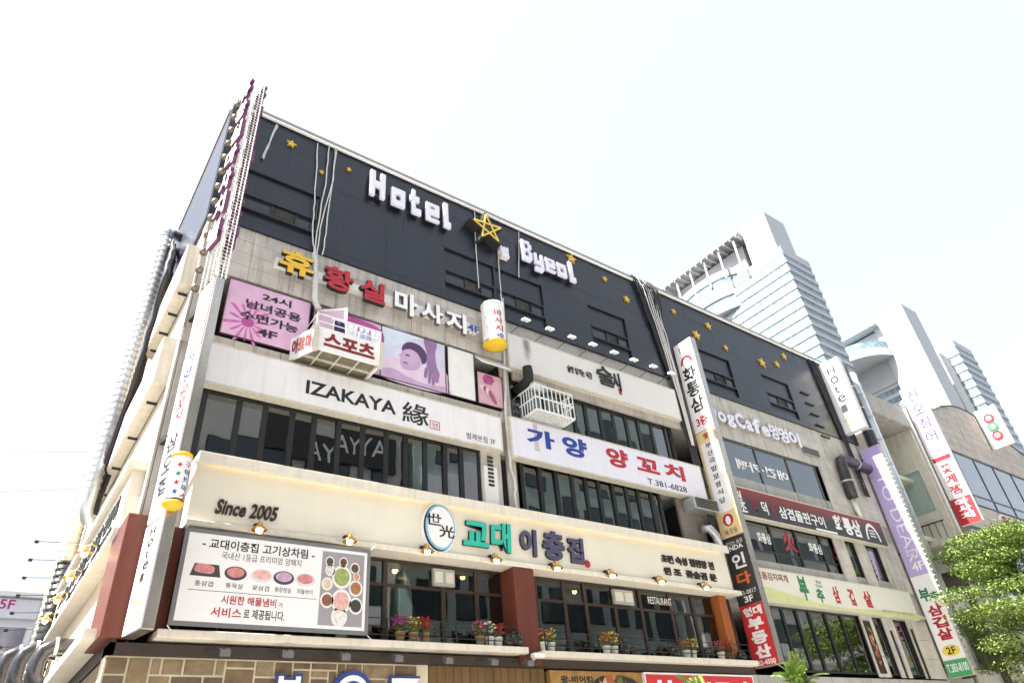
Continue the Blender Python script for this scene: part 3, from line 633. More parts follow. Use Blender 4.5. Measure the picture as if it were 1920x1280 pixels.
# ---------------------------------------------------------------- Hotel Byeol letters
G = {'H': ["##..##", "##..##", "##..##", "######", "######", "##..##", "##..##", "##..##"], 'o': ["######", "######", "##..##", "##..##", "######", "######"],
     't': [".##...", ".##...", "#####.", "#####.", ".##...", ".##...", ".#####", ".#####"], 'e': ["######", "##..##", "######", "######", "##....", "######"],
     'l': ["##.", "##.", "##.", "##.", "##.", "##.", "###", "###"], 'B': ["#####.", "##..##", "##..##", "#####.", "##..##", "##..##", "######", "#####."],
     'y': ["##..##", "##..##", "##..##", "######", "######", "....##", "######", "#####."]}
def cell_word(name, label, letters, z0, h, y):
    t = thing(name, label, 'sign', (PY(*letters[0][1], y).x, -.1, z0))
    for ch, a, b_, zz0, zz1 in letters:
        xa, xb = PY(*a, y).x, PY(*b_, y).x
        mb = cells(G[ch], (xa, xb, zz0, zz1), y, y + .12, MB()); o = mb.build('letter', LETW, t, bevel=.03)
        mb = MB(); mb.box(xa + .05, xb - .05, y + .12, -.1, zz0 + .1, zz0 + .2); mb.build('bracket', BLACK, o)
zH = PY(697, 360, -.4).z
cell_word('hotel_letters', 'white raised block letters Hotel on the black cladding', [('H', (695, 345), (724, 350), 19.45, 20.72), ('o', (735, 370), (761, 372), 19.42, 20.3), ('t', (770, 375), (791, 385), 19.4, 20.62), ('e', (800, 395), (825, 400), 19.4, 20.3), ('l', (833, 395), (846, 400), 19.38, 20.65)], 19.4, 1, -.4)
cell_word('byeol_letters', 'white raised block letters Byeol on the black cladding', [('B', (981, 480), (1000, 485), 19.4, 20.5), ('y', (1004, 492), (1021, 495), 19.1, 20.05), ('e', (1025, 500), (1043, 503), 19.35, 20.05), ('o', (1047, 508), (1064, 511), 19.35, 20.05), ('l', (1069, 510), (1080, 515), 19.3, 20.4)], 19.2, 1, -.4)
t = thing('small_hangul_letter', 'small white raised Korean syllable beside the big outlined star', 'sign', (PY(945, 470, -.35).x, -.1, 19.1))
q = rc((938, 458), (956, 484), -.35); text('별', (q[0], q[1], q[2], q[3]), -.12, LETW, t, depth=.22, bold=.05, sidem=WHITE)
# stars
STARS = [(547, 269, 12.5), (604, 322, 6), (655, 317, 6), (1072, 484, 10.5), (1135, 522, 5), (1176, 560, 6.5), (1264, 583, 4.5), (1329, 610, 6), (1307, 627, 8), (1362, 651, 4.5), (1471, 667, 5), (1430, 679, 7), (1458, 682, 5)]
SL = ['largest gold star near the left end of the black cladding', 'small gold star beside the white hanging cables', 'small gold star left of the Hotel letters', 'large gold star standing on the roof edge above Byeol', 'small gold star right of the Byeol letters',
      'middle-sized gold star left of the black cable bundle', 'tiny gold star just right of the black cable bundle', 'gold star near the roof above the tall white pork sign', 'larger gold star above the tall white pork sign', 'tiny lone gold star between two window groups on the right',
      'upper right star of the three at the right end', 'largest of the three gold stars at the right end', 'lower right star of the three at the right end']
for (px, py, rp), lb in zip(STARS, SL):
    y = -.2; c = PY(px, py, y); R = (PY(px + rp, py, y).x - PY(px - rp, py, y).x) / 2
    R = min(R * .85, .5)
    mb = MB().prism(ccw(star_pts(c.x, c.z, R, rot=.15)), y, -.115); tag(mb.build('gold_star', GOLD, None), lb, 'star', 'gold stars on the black cladding')
c = PY(915, 428, -.55); t = thing('outlined_star', 'big dark star box outlined in yellow neon between Hotel and Byeol', 'star', (c.x, -.1, c.z - .9))
MB().prism(ccw(star_pts(c.x, c.z, .84, .34, rot=-.12)), -.55, -.12).build('star_box', mat('star_box_black', (.03, .03, .03), .35), t)
sp = star_pts(c.x, c.z, .66, .27, rot=-.12); tips = sp[0::2]
for i in range(5):
    a, b_ = tips[i], tips[(i + 2) % 5]; MB().tube([(a[0], -.575, a[1]), (b_[0], -.575 - .004 * i, b_[1])], .035, 6).build('neon_bar', mat('yellow_neon', (.80, .58, .10), .4), t)
# ---------------------------------------------------------------- cream fascia of the restaurant
cr = thing('restaurant_fascia', 'long cream fascia with teal and slate Korean letters, Since 2005 and oval emblem', 'sign', (11.5, -.3, 7.0))
fx0, fx1 = 2.9, PY(1370, 1085, -.6).x
MB().box(fx0, fx1, -.6, 0, 7.14, 8.5).build('face_panel', CREAM, cr)
MB().box(fx0 - .02, fx1 + .05, -.78, 0, 8.5, 8.7).build('top_rim', CREAMRIM, cr, bevel=.01)
MB().box(fx0 - .02, fx1 + .05, -.78, -.755, 8.42, 8.5).build('rim_lip', CREAMRIM, cr)
MB().box(fx0 - .02, fx1 + .28, -.72, 0, 7.0, 7.14).build('bottom_rim', CREAMRIM, cr, bevel=.01)
MB().tube([(fx0 + .2, -.69, 8.487), (fx1 - .2, -.69, 8.487)], .010, 5).build('strip_light', mat('warm_strip_light', (1, .68, .25), .4, var=0, emis=.6), cr)
Yc = -.6
q = rc((404, 958), (516, 993), Yc); text('Since 2005', (q[0], q[1], 7.36, 7.7), Yc, mat('dark_brown_letter', (.03, .014, .012), .5), cr, depth=.05, bold=.02, slant=.15)
for ch, a, b_, m, z0, z1 in (('교', (866, 990), (916, 1036), TEAL, 7.42, 8.12), ('대', (917, 994), (958, 1049), TEAL, 7.36, 8.2), ('이', (972, 1004), (1007, 1055), SLATE, 7.36, 8.15), ('층', (1014, 1006), (1060, 1061), SLATE, 7.34, 8.2), ('집', (1060, 1016), (1096, 1067), SLATE, 7.34, 8.12)):
    q = rc(a, b_, Yc); text(ch, (q[0], q[1], z0, z1), Yc, m, cr, depth=.09, bold=.04, sidem=BLACKP, slant=.06)
q = rc((1095, 1059), (1109, 1071), Yc); MB().ball(((q[0] + q[1]) / 2, Yc - .02, 7.38), .12, sq=(1, .4, 1)).build('red_seal', REDP, cr, smooth=True)
q = rc((789, 962), (852, 1039), Yc); ecx, ecz, erx, erz = (q[0] + q[1]) / 2, 7.78, (q[1] - q[0]) / 2, .68
def ell(sx, sz, y0, y1, m, nm, dx=0, dz=0): MB().prism([(ecx + dx + erx * sx * math.cos(2 * math.pi * k / 28), ecz + dz + erz * sz * math.sin(2 * math.pi * k / 28)) for k in range(28)], y0, y1).build(nm, m, cr)
ell(1, 1, -.70, -.6, WHITEP, 'emblem_plate'); ell(.93, .94, -.705, -.70, BLACKP, 'emblem_ring', -.01, 0); ell(.90, .91, -.709, -.705, mat('sky_blue_print', (.22, .50, .68), .4), 'emblem_band', .03, .02); ell(.80, .82, -.713, -.709, WHITEP, 'emblem_field', .04, .02)
text('世', (ecx - .42, ecx + .06, 7.82, 8.14), -.713, BLACKP, cr, bold=.02); text('光', (ecx - .02, ecx + .46, 7.52, 7.86), -.713, BLACKP, cr, bold=.02)
q = rc((1240, 1050), (1342, 1080), Yc)
for s_, z0, z1 in (('초련 숙성 집된장 전', 7.78, 8.06), ('원 조  꽃숲검 문', 7.38, 7.64)):
    text(s_, (q[0], q[1], z0, z1), Yc, mat('dark_brown_letter', (.03, .014, .012), .5), cr, depth=.04, bold=.035)
def brass_lamp(x, y, z, label, rz=0):
    t = thing('brass_lamp', label, 'lamp', (x, y, z), rz, 'brass lamps along the cream fascia')
    T = Matrix.Translation((x, y, z)) @ Matrix.Rotation(rz, 4, 'Z')
    MB(T).tube([(0, .3, .12), (0, .1, .2), (-.02, .0, .14)], .018, 6).build('arm', BRASS, t)
    MB(T).box(-.05, .05, .22, .34, .06, .2).build('bracket', IRON, t)
    MB(T).lathe((0, 0, 0), [(.03, .16), (.05, .13), (.06, .08), (.15, .02), (.17, -.03), (.16, -.035), (.13, 0), (.05, .06), (.0, .07)], 14).build('shade', BRASS, t, smooth=True)
    MB(T).ball((0, 0, -.03), .075, 10, 6).build('bulb', BULB, t, smooth=True)
for i, p in enumerate([(484, 1012), (655, 1032), (802, 1050), (932, 1066), (1047, 1081), (1151, 1094), (1244, 1106), (1329, 1118)]):
    c = PY(*p, -.95)
    brass_lamp(c.x, -.95, 7.03, ('lit brass lamp under the Since 2005 lettering', 'lit brass lamp above the right end of the menu banner', 'lit brass lamp under the oval emblem', 'lit brass lamp under the teal letters', 'lit brass lamp under the slate letters', 'lit brass lamp right of the red pillar and slate letters', 'lit brass lamp under the small brown lettering', 'last lit brass lamp at the right end of the fascia')[i])
# left fascia
crl = thing('side_fascia', 'cream fascia with black brush lettering along the sunlit side wall', 'sign', (1.8, 6, 7.0))
TLs = Matrix.Translation((1.78, 0, 0)) @ Matrix.Rotation(-math.pi / 2, 4, 'Z')
MB(TLs).box(-11.6, -.5, .0, .3, 7.14, 8.5).build('face_panel', CREAM, crl)
MB(TLs).box(-11.6, -.35, -.14, .3, 8.5, 8.7).build('top_rim', CREAMRIM, crl); MB(TLs).box(-11.6, -.35, -.1, .3, 7.0, 7.14).build('bottom_rim', CREAMRIM, crl)
text('고기는 교대이층집 꽃삼겹 전문점', (-10.8, -1.3, 7.75, 8.2), 0, BLACKP, crl, T=TLs, depth=.03, bold=.03); text('조련 숙성 집된장', (-8.5, -1.6, 7.32, 7.6), 0, BLACKP, crl, T=TLs, depth=.03, bold=.03)
for i, yy in enumerate((2.0, 4.1, 6.3, 8.7)):
    brass_lamp(1.4, yy, 7.03, 'lit brass lamp on the side fascia, %s from the corner' % ('first', 'second', 'third', 'fourth')[i], -math.pi / 2)
# side wall box signs
def side_box(label, y0, y1, z0, z1, xo, m):
    t = thing('side_wall_sign', label, 'sign', (xo, (y0 + y1) / 2, z0))
    T = Matrix.Translation((xo, 0, 0)) @ Matrix.Rotation(-math.pi / 2, 4, 'Z')
    MB(T).box(-y1, -y0, .02, X0 - xo - .05, z0, z1).build('casing', SIGNEDGE, t); MB(T).box(-y1 + .05, -y0 - .05, 0, .02, z0 + .05, z1 - .05).build('face', m, t)
    for k in range(4): MB(T).box(-y1 + (k + .5) * (y1 - y0) / 4, -y1 + (k + .5) * (y1 - y0) / 4 + .05, .1, X0 - xo + .0, z0 - .06, z0).build('bracket', IRON, t)
side_box('upper white sign box with tan underside on the sunlit side wall', .2, 4.5, 13.85, 15.2, 1.72, PINKL)
side_box('lower long white sign box on the sunlit side wall', .45, 9.5, 10.85, 12.2, 1.72, PINKL)
MB(TL).box(-11, -.75, -.05, -.03, 8.9, 10.7).build('window_frame', MATS['left_wall_cream'], bld)

# ================================================================== BLADE SIGNS (stand out from the front; their broad face looks left, -X)
def blade_T(x, y, rz=0): return Matrix.Translation((x, y, 0)) @ Matrix.Rotation(-math.pi / 2 + rz, 4, 'Z')
def blade(name, label, x, y, wdt, z0, z1, th, segs, T=None, edge=STEEL, bulbs=False):
    """local x runs outwards (towards the street), face at local y=0 looking -X"""
    T = T or blade_T(x, y)
    b = T @ Vector((wdt / 2, th / 2, z0))
    t = thing(name, label, 'sign', tuple(b))
    MB(T).box(0, wdt, .02, th, z0, z1).build('casing', edge, t, bevel=.01)
    for k, (a, c, m) in enumerate(segs): MB(T).box(.03, wdt - .03, 0, .02, a + .015, c - .015).build('face', m, t)
    for zz in (z0 + .5, (z0 + z1) / 2, z1 - .5): MB(T).box(-abs(y) - .0 if y < 0 else -.1, 0, th / 2 - .04, th / 2 + .04, zz, zz + .08).build('bracket', IRON, t)
    return t, T
CREAMY = mat('yellow_cream_face', (.75, .58, .30), .45, var=.04); DARKF = mat('charcoal_face', (.035, .033, .035), .45, var=.06); REDF = mat('red_face', (.55, .03, .04), .45, var=.04)
def zb(px, py, x): return PX(px, py, x).z
BX = 21.95
zs = [zb(*p, BX) for p in ((1256, 655), (1303, 815), (1356, 1012), (1388, 1137), (1418, 1252))]     # joints between the stacked faces
t, T = blade('stacked_blade_sign', 'tall stacked blade sign, white above charcoal and red, at the cable bundle', BX, -.12, 1.05, zs[4], zs[0], .32,
             [(zs[1], zs[0], WHITEP), (zs[2], zs[1], CREAMY), (zs[3], zs[2], DARKF), (zs[4], zs[3], REDF)])
def bt(s_, u0, u1, f0, f1, seg, m, **k):      # text on a blade: u across (0..1), f up the segment (0..1)
    a, b_ = seg; text(s_, (.04 + u0 * .97, .04 + u1 * .97, a + f0 * (b_ - a), a + f1 * (b_ - a)), 0, m, t, T=T, **k)
S = (zs[1], zs[0])
bt('원조', .2, .8, .89, .95, S, REDP)
arc = [(.53 + .33 * math.cos(a), zs[1] + (zs[0] - zs[1]) * .74 + .42 * math.sin(a)) for a in [math.pi * k / 12 for k in range(13)]] + [(.53 + .22 * math.cos(a), zs[1] + (zs[0] - zs[1]) * .74 + .28 * math.sin(a)) for a in [math.pi * k / 12 for k in range(12, -1, -1)]]
MB(T).add([(x, -.006, z) for x, z in arc], [(i, i + 1, 24 - i, 25 - i) for i in range(12)]).build('logo_arch', REDP, t)
for ch, f0, f1 in (('화', .54, .70), ('통', .37, .53), ('삼', .2, .36)): bt(ch, .14, .86, f0, f1, S, BLACKP, bold=.03)
bt('3층', .2, .8, .05, .15, S, REDP, bold=.03)
S = (zs[2], zs[1])
MB(T).box(.16, .89, -.004, 0, zs[2] + .22 * (zs[1] - zs[2]), zs[2] + .88 * (zs[1] - zs[2])).build('white_field', WHITEP, t)
bt('맛', .38, .62, .91, .97, S, REDP, bold=.06)
for k, ch in enumerate('부산국밥보쌈식당'): text(ch, (.38, .66, zs[2] + (.82 - k * .075) * (zs[1] - zs[2]), zs[2] + (.87 - k * .075) * (zs[1] - zs[2])), -.005, BLACKP, t, T=T, bold=.02)
MB(T).prism([(.53 + .24 * math.cos(2 * math.pi * k / 20), zs[2] + .145 * (zs[1] - zs[2]) + .24 * math.sin(2 * math.pi * k / 20)) for k in range(20)], -.005, 0).build('round_logo', REDP, t)
MB(T).prism([(.53 + .12 * math.cos(2 * math.pi * k / 12), zs[2] + .14 * (zs[1] - zs[2]) + .17 * math.sin(2 * math.pi * k / 12)) for k in range(12)], -.009, -.005).build('round_logo', WHITEP, t)
bt('북창동', .22, .82, .02, .07, S, BLACKP)
S = (zs[3], zs[2]); ORANGE = mat('orange_print', (.70, .13, .03), .5)
bt('맛있는 술집', .12, .88, .88, .94, S, WHITEP); bt('INDA', .14, .86, .80, .87, S, WHITEP, bold=.03); bt('인', .2, .8, .52, .74, S, WHITEP, bold=.03); bt('다', .2, .84, .28, .46, S, ORANGE, bold=.04); bt('383-0817', .08, .92, .14, .20, S, WHITEP); bt('3F', .3, .7, .03, .12, S, WHITEP, bold=.03)
S = (zs[4], zs[3]); bt('현대', .1, .92, .80, .95, S, WHITEP, bold=.05)
for ch, f0, f1 in (('부', .58, .77), ('동', .35, .55), ('산', .13, .33)): bt(ch, .18, .86, f0, f1, S, WHITEP, bold=.06)
bt('382-4500', .06, .94, .02, .1, S, WHITEP, bold=.03)
# Hotel blade
z0, z1 = zb(1580, 817, 35.1), zb(1531, 687, 35.1)
t, T = blade('hotel_blade_sign', 'white vertical blade sign reading Hotel with a yellow star', 35.1, -.12, 1.2, z0, z1, .4, [(z0, z1, WHITEP)], edge=SIGNW)
GREYP = mat('dark_grey_print', (.035, .035, .045), .5)
for k, ch in enumerate('Hotel'): text(ch, (.36, .84 if ch not in 'tl' else .70, z0 + (.80 - k * .135) * (z1 - z0), z0 + (.80 - k * .135 + .10) * (z1 - z0)), 0, GREYP, t, T=T, bold=.02)
sp = star_pts(.6, z0 + .14 * (z1 - z0), .33, .14); tp_ = sp[0::2]; PALEY = mat('pale_yellow_print', (.78, .68, .15), .5)
def star_lines(tips, w, y, m, t, T):
    for i in range(5):
        a, b_ = Vector(tips[i]), Vector(tips[(i + 2) % 5]); d = (b_ - a).normalized(); n = Vector((-d.y, d.x)) * w; yy = y - .0008 * i
        MB(T).add([(a.x - n.x, yy, a.y - n.y), (b_.x - n.x, yy, b_.y - n.y), (b_.x + n.x, yy, b_.y + n.y), (a.x + n.x, yy, a.y + n.y)], [(0, 1, 2, 3)]).build('star_line', m, t)
star_lines(tp_, .03, -.004, PALEY, t, T)
# lilac and chive blade with bulbs along the edge
LIL = mat('lilac_face', (.46, .37, .68), .45, var=.05)
zs2 = [zb(*p, 36.0) for p in ((1606, 848), (1653, 968), (1697, 1085), (1764, 1240), (1775, 1272))]
t, T = blade('lilac_blade_sign', 'tall blade sign, lilac TO DEAR above white chive pork face with 2F', 36.0, -.12, 1.08, zs2[4], zs2[0], .3, [(zs2[1], zs2[0], LIL), (zs2[2], zs2[1], LIL), (zs2[3], zs2[2], WHITEP), (zs2[4], zs2[3], mat('green_face', (.06, .36, .13), .45))], edge=SIGNEDGE)
PALEL = mat('pale_lilac_print', (.78, .74, .86), .45)
Tr = T @ Matrix.Translation((.32, 0, zs2[0] - 1.5)) @ Matrix.Rotation(math.pi / 2, 4, 'Y')
text('TO DEAR', (0, 4.6, 0, .52), 0, PALEL, t, T=Tr)
text('4F', (.3, .9, zs2[2] + .2, zs2[2] + .62), 0, WHITEP, t, T=T, bold=.02); text('Bar', (.3, .75, zs2[2] + .95, zs2[2] + 1.25), 0, WHITEP, t, T=T)
a, b_ = zs2[3], zs2[2]
for ch, u0, u1, f0, f1, m in (('부', .12, .58, .68, .84, GREENP), ('추', .55, .92, .68, .78, GREENP), ('삼', .2, .85, .50, .63, REDP), ('겹', .2, .85, .36, .49, REDP), ('살', .2, .85, .22, .35, REDP)): text(ch, (u0 * 1.08, u1 * 1.08, a + f0 * (b_ - a), a + f1 * (b_ - a)), 0, m, t, T=T, bold=.04)
MB(T).prism([(.54 + .4 * math.cos(2 * math.pi * k / 20), a + .1 * (b_ - a) + .24 * math.sin(2 * math.pi * k / 20)) for k in range(20)], -.003, 0).build('yellow_oval', mat('yellow_print', (.78, .62, .10), .5), t)
text('2F', (.34, .76, a + .1 * (b_ - a) - .15, a + .1 * (b_ - a) + .15), -.003, BLACKP, t, T=T, bold=.02); text('T.383-8100', (.08, 1.0, zs2[4] + .2, zs2[4] + .55), 0, WHITEP, t, T=T, bold=.02)
for k in range(46):
    z = zs2[4] + .3 + k * .25
    MB(T).ball((1.12, .1, z), .05, 6, 4).build('edge_bulb', mat('bulb_glass', (.55, .53, .48), .2), t, smooth=True)
# corner blade, slightly turned
CB = Matrix.Translation((2.14, -.78, 0)) @ Matrix.Rotation(-math.pi / 2 + math.radians(8.8), 4, 'Z')
zc = [PX(*p, 2.14).z for p in ((378, 542), (350, 666), (318, 810), (277, 984), (226.5, 1196.5))]
t = thing('corner_blade_sign', 'tall blade sign at the building corner with stacked white and pink faces', 'sign', (2.2, -1.2, zc[4])); T = CB
MB(T).box(0, .92, .02, .25, zc[4], zc[0]).build('casing', STEEL, t, bevel=.01)
MB(T).box(-.75, 0, .1, .2, 9, 9.15).build('bracket', IRON, t); MB(T).box(-.75, 0, .1, .2, 12.5, 12.65).build('bracket', IRON, t)
FADEP = mat('faded_pink_face', (.70, .40, .36), .5, var=.15, scale=4)
for k, m in enumerate((FADEP, WHITEP, WHITEP, WHITEP)): MB(T).box(.03, .89, 0, .02, zc[k + 1] + .03, zc[k] - .03).build('face', m, t)
def ct(s_, seg, m, n0=.06, n1=.94, u=(.25, .75), **k):
    a, b_ = zc[seg + 1], zc[seg]; n = len(s_)
    for i, ch in enumerate(s_):
        if ch == ' ': continue
        hh = (n1 - n0) / n; f1 = n1 - i * hh; text(ch, (u[0] * .92, u[1] * .92, a + (f1 - hh * .82) * (b_ - a), a + f1 * (b_ - a)), 0, m, t, T=T, **k)
ct('마사지', 0, mat('faded_white_print', (.76, .60, .58), .5), bold=.03)
ct('가양', 1, BLUEP, .56, .97, bold=.03); ct('양꼬치', 1, REDP, .06, .54, bold=.03)
ct('삼오집', 2, BLACKP, .22, .94, u=(.18, .82), bold=.03)
for i, ch in enumerate('Hotel'):
    a, b_ = zc[4], zc[3]; f = .86 - i * .105; text(ch, (.34, .62 if ch not in 'tl' else .52, a + f * (b_ - a), a + (f + .075) * (b_ - a)), 0, BLACKP, t, T=T, bold=.02)
star_lines(star_pts(.46, zc[4] + .2 * (zc[3] - zc[4]), .38, .15, rot=.25)[0::2], .022, -.004, PALEY, t, T)
# neon lattice above it with channel letters on both faces
zt = 22.0; lat = thing('neon_letter_tower', 'tall white wire lattice sign with purple channel letters rising above the corner', 'sign', (2.2, -1.2, zc[0]))
T = CB
def lattice(b):
    for lx in (0, .3, .62, .92):
        for ly in (.0, .25): b.tube([(lx, ly, zc[0]), (lx, ly, zt)], .016, 4)
MBl = MB(T); lattice(MBl); MBl.build('lattice_post', WHITE, lat)
n = int((zt - zc[0]) / .115)
for k in range(n):
    z = zc[0] + .05 + k * .115
    mb = MB(T); mb.tube([(-.02, -.02, z), (.94, -.02, z)], .0095, 4); mb.tube([(.94, -.02, z), (.94, .27, z)], .0095, 4); mb.build('rung', WHITE, lat)
for k, ch in enumerate('휴황실마사지별'):
    z1_ = zt - .95 - k * 1.02
    text(ch, (.1, .8, z1_ - .78, z1_), -.03, PINKL, lat, T=T, depth=.11, bold=.03, sidem=PURP, name='channel_letter')
    Tb = T @ Matrix.Translation((.92, .25, 0)) @ Matrix.Rotation(math.pi, 4, 'Z')
    text(ch, (.1, .8, z1_ - .78, z1_), -.04, PURP, lat, T=Tb, depth=.10, bold=.03, sidem=PURP, name='channel_letter')
for k in range(13):
    z = zc[0] + .2 + k * .62
    MB(T).lathe((-.12, -.1, z), [(0, -.1), (.09, -.08), (.1, .04), (.06, .1), (0, .12)], 10).build('floodlight', mat('bronze_lamp', (.22, .18, .13), .4, metal=.5), lat, smooth=True)
    MB(T).tube([(-.1, .0, z), (.0, .1, z)], .02, 5).build('lamp_bracket', IRON, lat)
# cylinder signs
def cyl_sign(label, c, r_, h, txt, capm, stars=False):
    t = thing('cylinder_sign', label, 'sign', (c[0], c[1], c[2]))
    MB().lathe(c, [(r_, .1), (r_, h - .08)], 24).build('drum', WHITEP, t, smooth=True)
    MB().lathe(c, [(0, -.05), (r_ * .6, -.04), (r_ + .02, .04), (r_ + .02, .1), (r_, .1)], 24).build('bottom_cap', YELL, t, smooth=True)
    MB().lathe(c, [(r_, h - .08), (r_ + .02, h - .08), (r_ + .02, h), (r_ * .5, h + .05), (0, h + .06)], 24).build('top_cap', capm, t, smooth=True)
    MB().lathe(c, [(r_ + .004, .1), (r_ + .004, .14)], 24).build('black_band', BLACKP, t)
    MB().box(c[0] - .03, c[0] + .03, c[1], min(c[1] + .9, -.02) if c[1] > -1.5 else c[1] + .9, c[2] + h * .8, c[2] + h * .8 + .06).build('bracket', IRON, t)
    def wrap(s_, ang, z0, z1, wd, m, shape=None):
        if shape: vs = [Vector((x, z, 0)) for x, z in shape]; fs = [tuple(range(len(shape)))]; 
        else: vs, fs = text_geo(s_, .03)
        x0 = min(v.x for v in vs); x1 = max(v.x for v in vs); y0 = min(v.y for v in vs); y1 = max(v.y for v in vs)
        out = []
        for v in vs:
            a = ang + ((v.x - x0) / (x1 - x0) - .5) * wd / r_; rr = r_ + .006
            out.append((c[0] + rr * math.sin(a), c[1] - rr * math.cos(a), c[2] + z0 + (v.y - y0) / (y1 - y0) * (z1 - z0)))
        MB().add(out, fs).build('lettering', m, t)
    return t, wrap
c = PY(929, 655, -.6)
t, wrap = cyl_sign('white cylinder sign with red letters and yellow bottom on the stone strip', (c.x - .0, -.6, 14.42), .40, 1.72, '마사지', WHITE)
for k, ch in enumerate('마사지'): wrap(ch, -.15, 1.05 - k * .32, 1.32 - k * .32, .32, REDP)
wrap('4층', -.1, .16, .32, .3, BLUEP); wrap('미', -.95, .9, 1.15, .3, FADEP); wrap('인', -.95, .5, .75, .3, FADEP)
c = PY(325, 945, -1.85)
t, wrap = cyl_sign('white cylinder sign with coloured stars and yellow caps at the corner', (2.36, -1.85, 6.9), .185, 1.12, '', YELL)
for k, m in enumerate((REDP, GREENP, REDP, BLUEP)): wrap('', -.25, .78 - k * .19, .90 - k * .19, .12, m, shape=star_pts(0, 0, 1))
for k, (ch, m) in enumerate(zip('구이트마4', (REDP, BLUEP, BLUEP, BLUEP, DREDP))): wrap(ch, .75, .80 - k * .165, .93 - k * .165, .14, m)
for k, ch in enumerate('주점이층'): wrap(ch, -1.0, .75 - k * .18, .9 - k * .18, .12, FADEP)

# ================================================================== BALCONY, CAGE, PIPES, CABLES
bx = [PY(591, 640, -.95).x, PY(713, 672, -.95).x]
t = thing('laundry_balcony', 'white box balcony with red letters 스포츠 hung below pink posters', 'balcony', (sum(bx) / 2, -.5, 12.0))
bz0, bz1 = 12.1, 12.85
MB().box(bx[0], bx[1], -1.0, -.93, bz0, bz1).build('front_panel', WHITE, t, bevel=.01)
MB().hexa([(bx[0] - .38, -.06, bz0), (bx[0] - .3, -.06, bz0), (bx[0] + .07, -.93, bz0), (bx[0], -.93, bz0), (bx[0] - .38, -.06, bz1), (bx[0] - .3, -.06, bz1), (bx[0] + .07, -.93, bz1), (bx[0], -.93, bz1)]).build('side_panel', WHITE, t)
MB().box(bx[1] - .07, bx[1], -.93, -.06, bz0, bz1).build('side_panel', WHITE, t)
for a in (bx[0], bx[1]): MB().box(a - .09, a + .06, -1.06, -.93, bz0 - .06, bz1 + .03).build('corner_post', SIGNEDGE, t)
MB().prismz([(bx[0] - .3, -.05), (bx[0], -.93), (bx[1], -.93), (bx[1], -.05)], bz0 + .05, bz0 + .09).build('floor', mat('grimy_floor', (.16, .15, .10), .8, var=.3), t)
for k in range(4): 
    x = bx[0] + .2 + k * (bx[1] - bx[0] - .3) / 3; MB().box(x, x + .04, -.93, -.05, bz0 - .005, bz0 + .05).build('floor_bar', SIGNEDGE, t)
MB().box(bx[0] - .15, bx[1], -.5, -.46, bz0 - .008, bz0 + .048).build('floor_bar', SIGNEDGE, t)
text('스포츠', (bx[0] + .22, bx[1] - .2, bz0 + .15, bz1 - .12), -1.0, DREDP, t, bold=.05)
Tside = Matrix.Translation((bx[0] - .385, -.05, 0)) @ Matrix.Rotation(-math.pi / 2 + math.atan2(.38, .88), 4, 'Z')
text('아로마', (.1, .85, bz0 + .12, bz1 - .12), -.012, DREDP, t, T=Tside, bold=.04)
for zz in (13.05, 13.3): MB().tube([(bx[0], -.05, zz), (bx[0], -.95, zz), (bx[1], -.95, zz), (bx[1], -.05, zz)], .016, 5).build('rail', WHITE, t)
for x in frange(bx[0], bx[1], 4): MB().tube([(x, -.95, bz1), (x, -.95, 13.32)], .014, 5).build('rail_post', WHITE, t)
CL = [mat('blue_cloth', (.12, .14, .35), .9, var=.3), mat('white_cloth', (.75, .75, .78), .9, var=.1), mat('pale_blue_cloth', (.45, .52, .72), .9, var=.15), mat('navy_cloth', (.03, .03, .09), .9)]
for k, lb in enumerate(('dark blue garment hanging at the left of the balcony rail', 'white garment hanging second on the balcony rail', 'pale blue garment hanging third on the balcony rail', 'white garment hanging at the right of the balcony rail')):
    x = bx[0] + .75 + k * .38; yy = -.7; nn = 7; vs = []
    for j in range(6):
        for i in range(nn): vs.append((x - .16 + .32 * i / (nn - 1) * (1 + .1 * j / 5), yy + .04 * math.sin(i * 1.7 + k) * (j / 5 + .3), 13.42 - j * .13 - (.02 if i in (0, nn - 1) else 0)))
    fs = [(j * nn + i, j * nn + i + 1, (j + 1) * nn + i + 1, (j + 1) * nn + i) for j in range(5) for i in range(nn - 1)]
    o = MB().add(vs, fs).build('garment', CL[(3, 1, 2, 1)[k]], None, smooth=True); sd_ = o.modifiers.new('thick', 'SOLIDIFY'); sd_.thickness = .015
    tag(o, lb, 'clothing', 'laundry on the balcony')
o = MB().tube([(bx[0] + .5, -.7, 13.44), (bx[1], -.7, 13.44)], .012, 5).build('laundry_rod', WHITE, t)
sx = PY(600, 590, -.3).x
t = thing('open_casement', 'white casement window standing open above the balcony', 'window', (sx, -.2, 13.0))
mb = MB(); T2 = Matrix.Translation((sx, -.06, 0)) @ Matrix.Rotation(math.radians(-35), 4, 'Z')
mb.T = T2; mb.box(0, .9, -.04, 0, 14.0, 14.08); mb.box(0, .9, -.04, 0, 12.9, 12.98); mb.box(0, .08, -.04, 0, 12.98, 14.0); mb.box(.82, .9, -.04, 0, 12.98, 14.0); mb.build('sash_frame', WHITE, t)
MB(T2).box(.08, .82, -.025, -.015, 12.98, 14.0).build('pane', mat('pinkish_pane', (.62, .45, .58), .15), t)
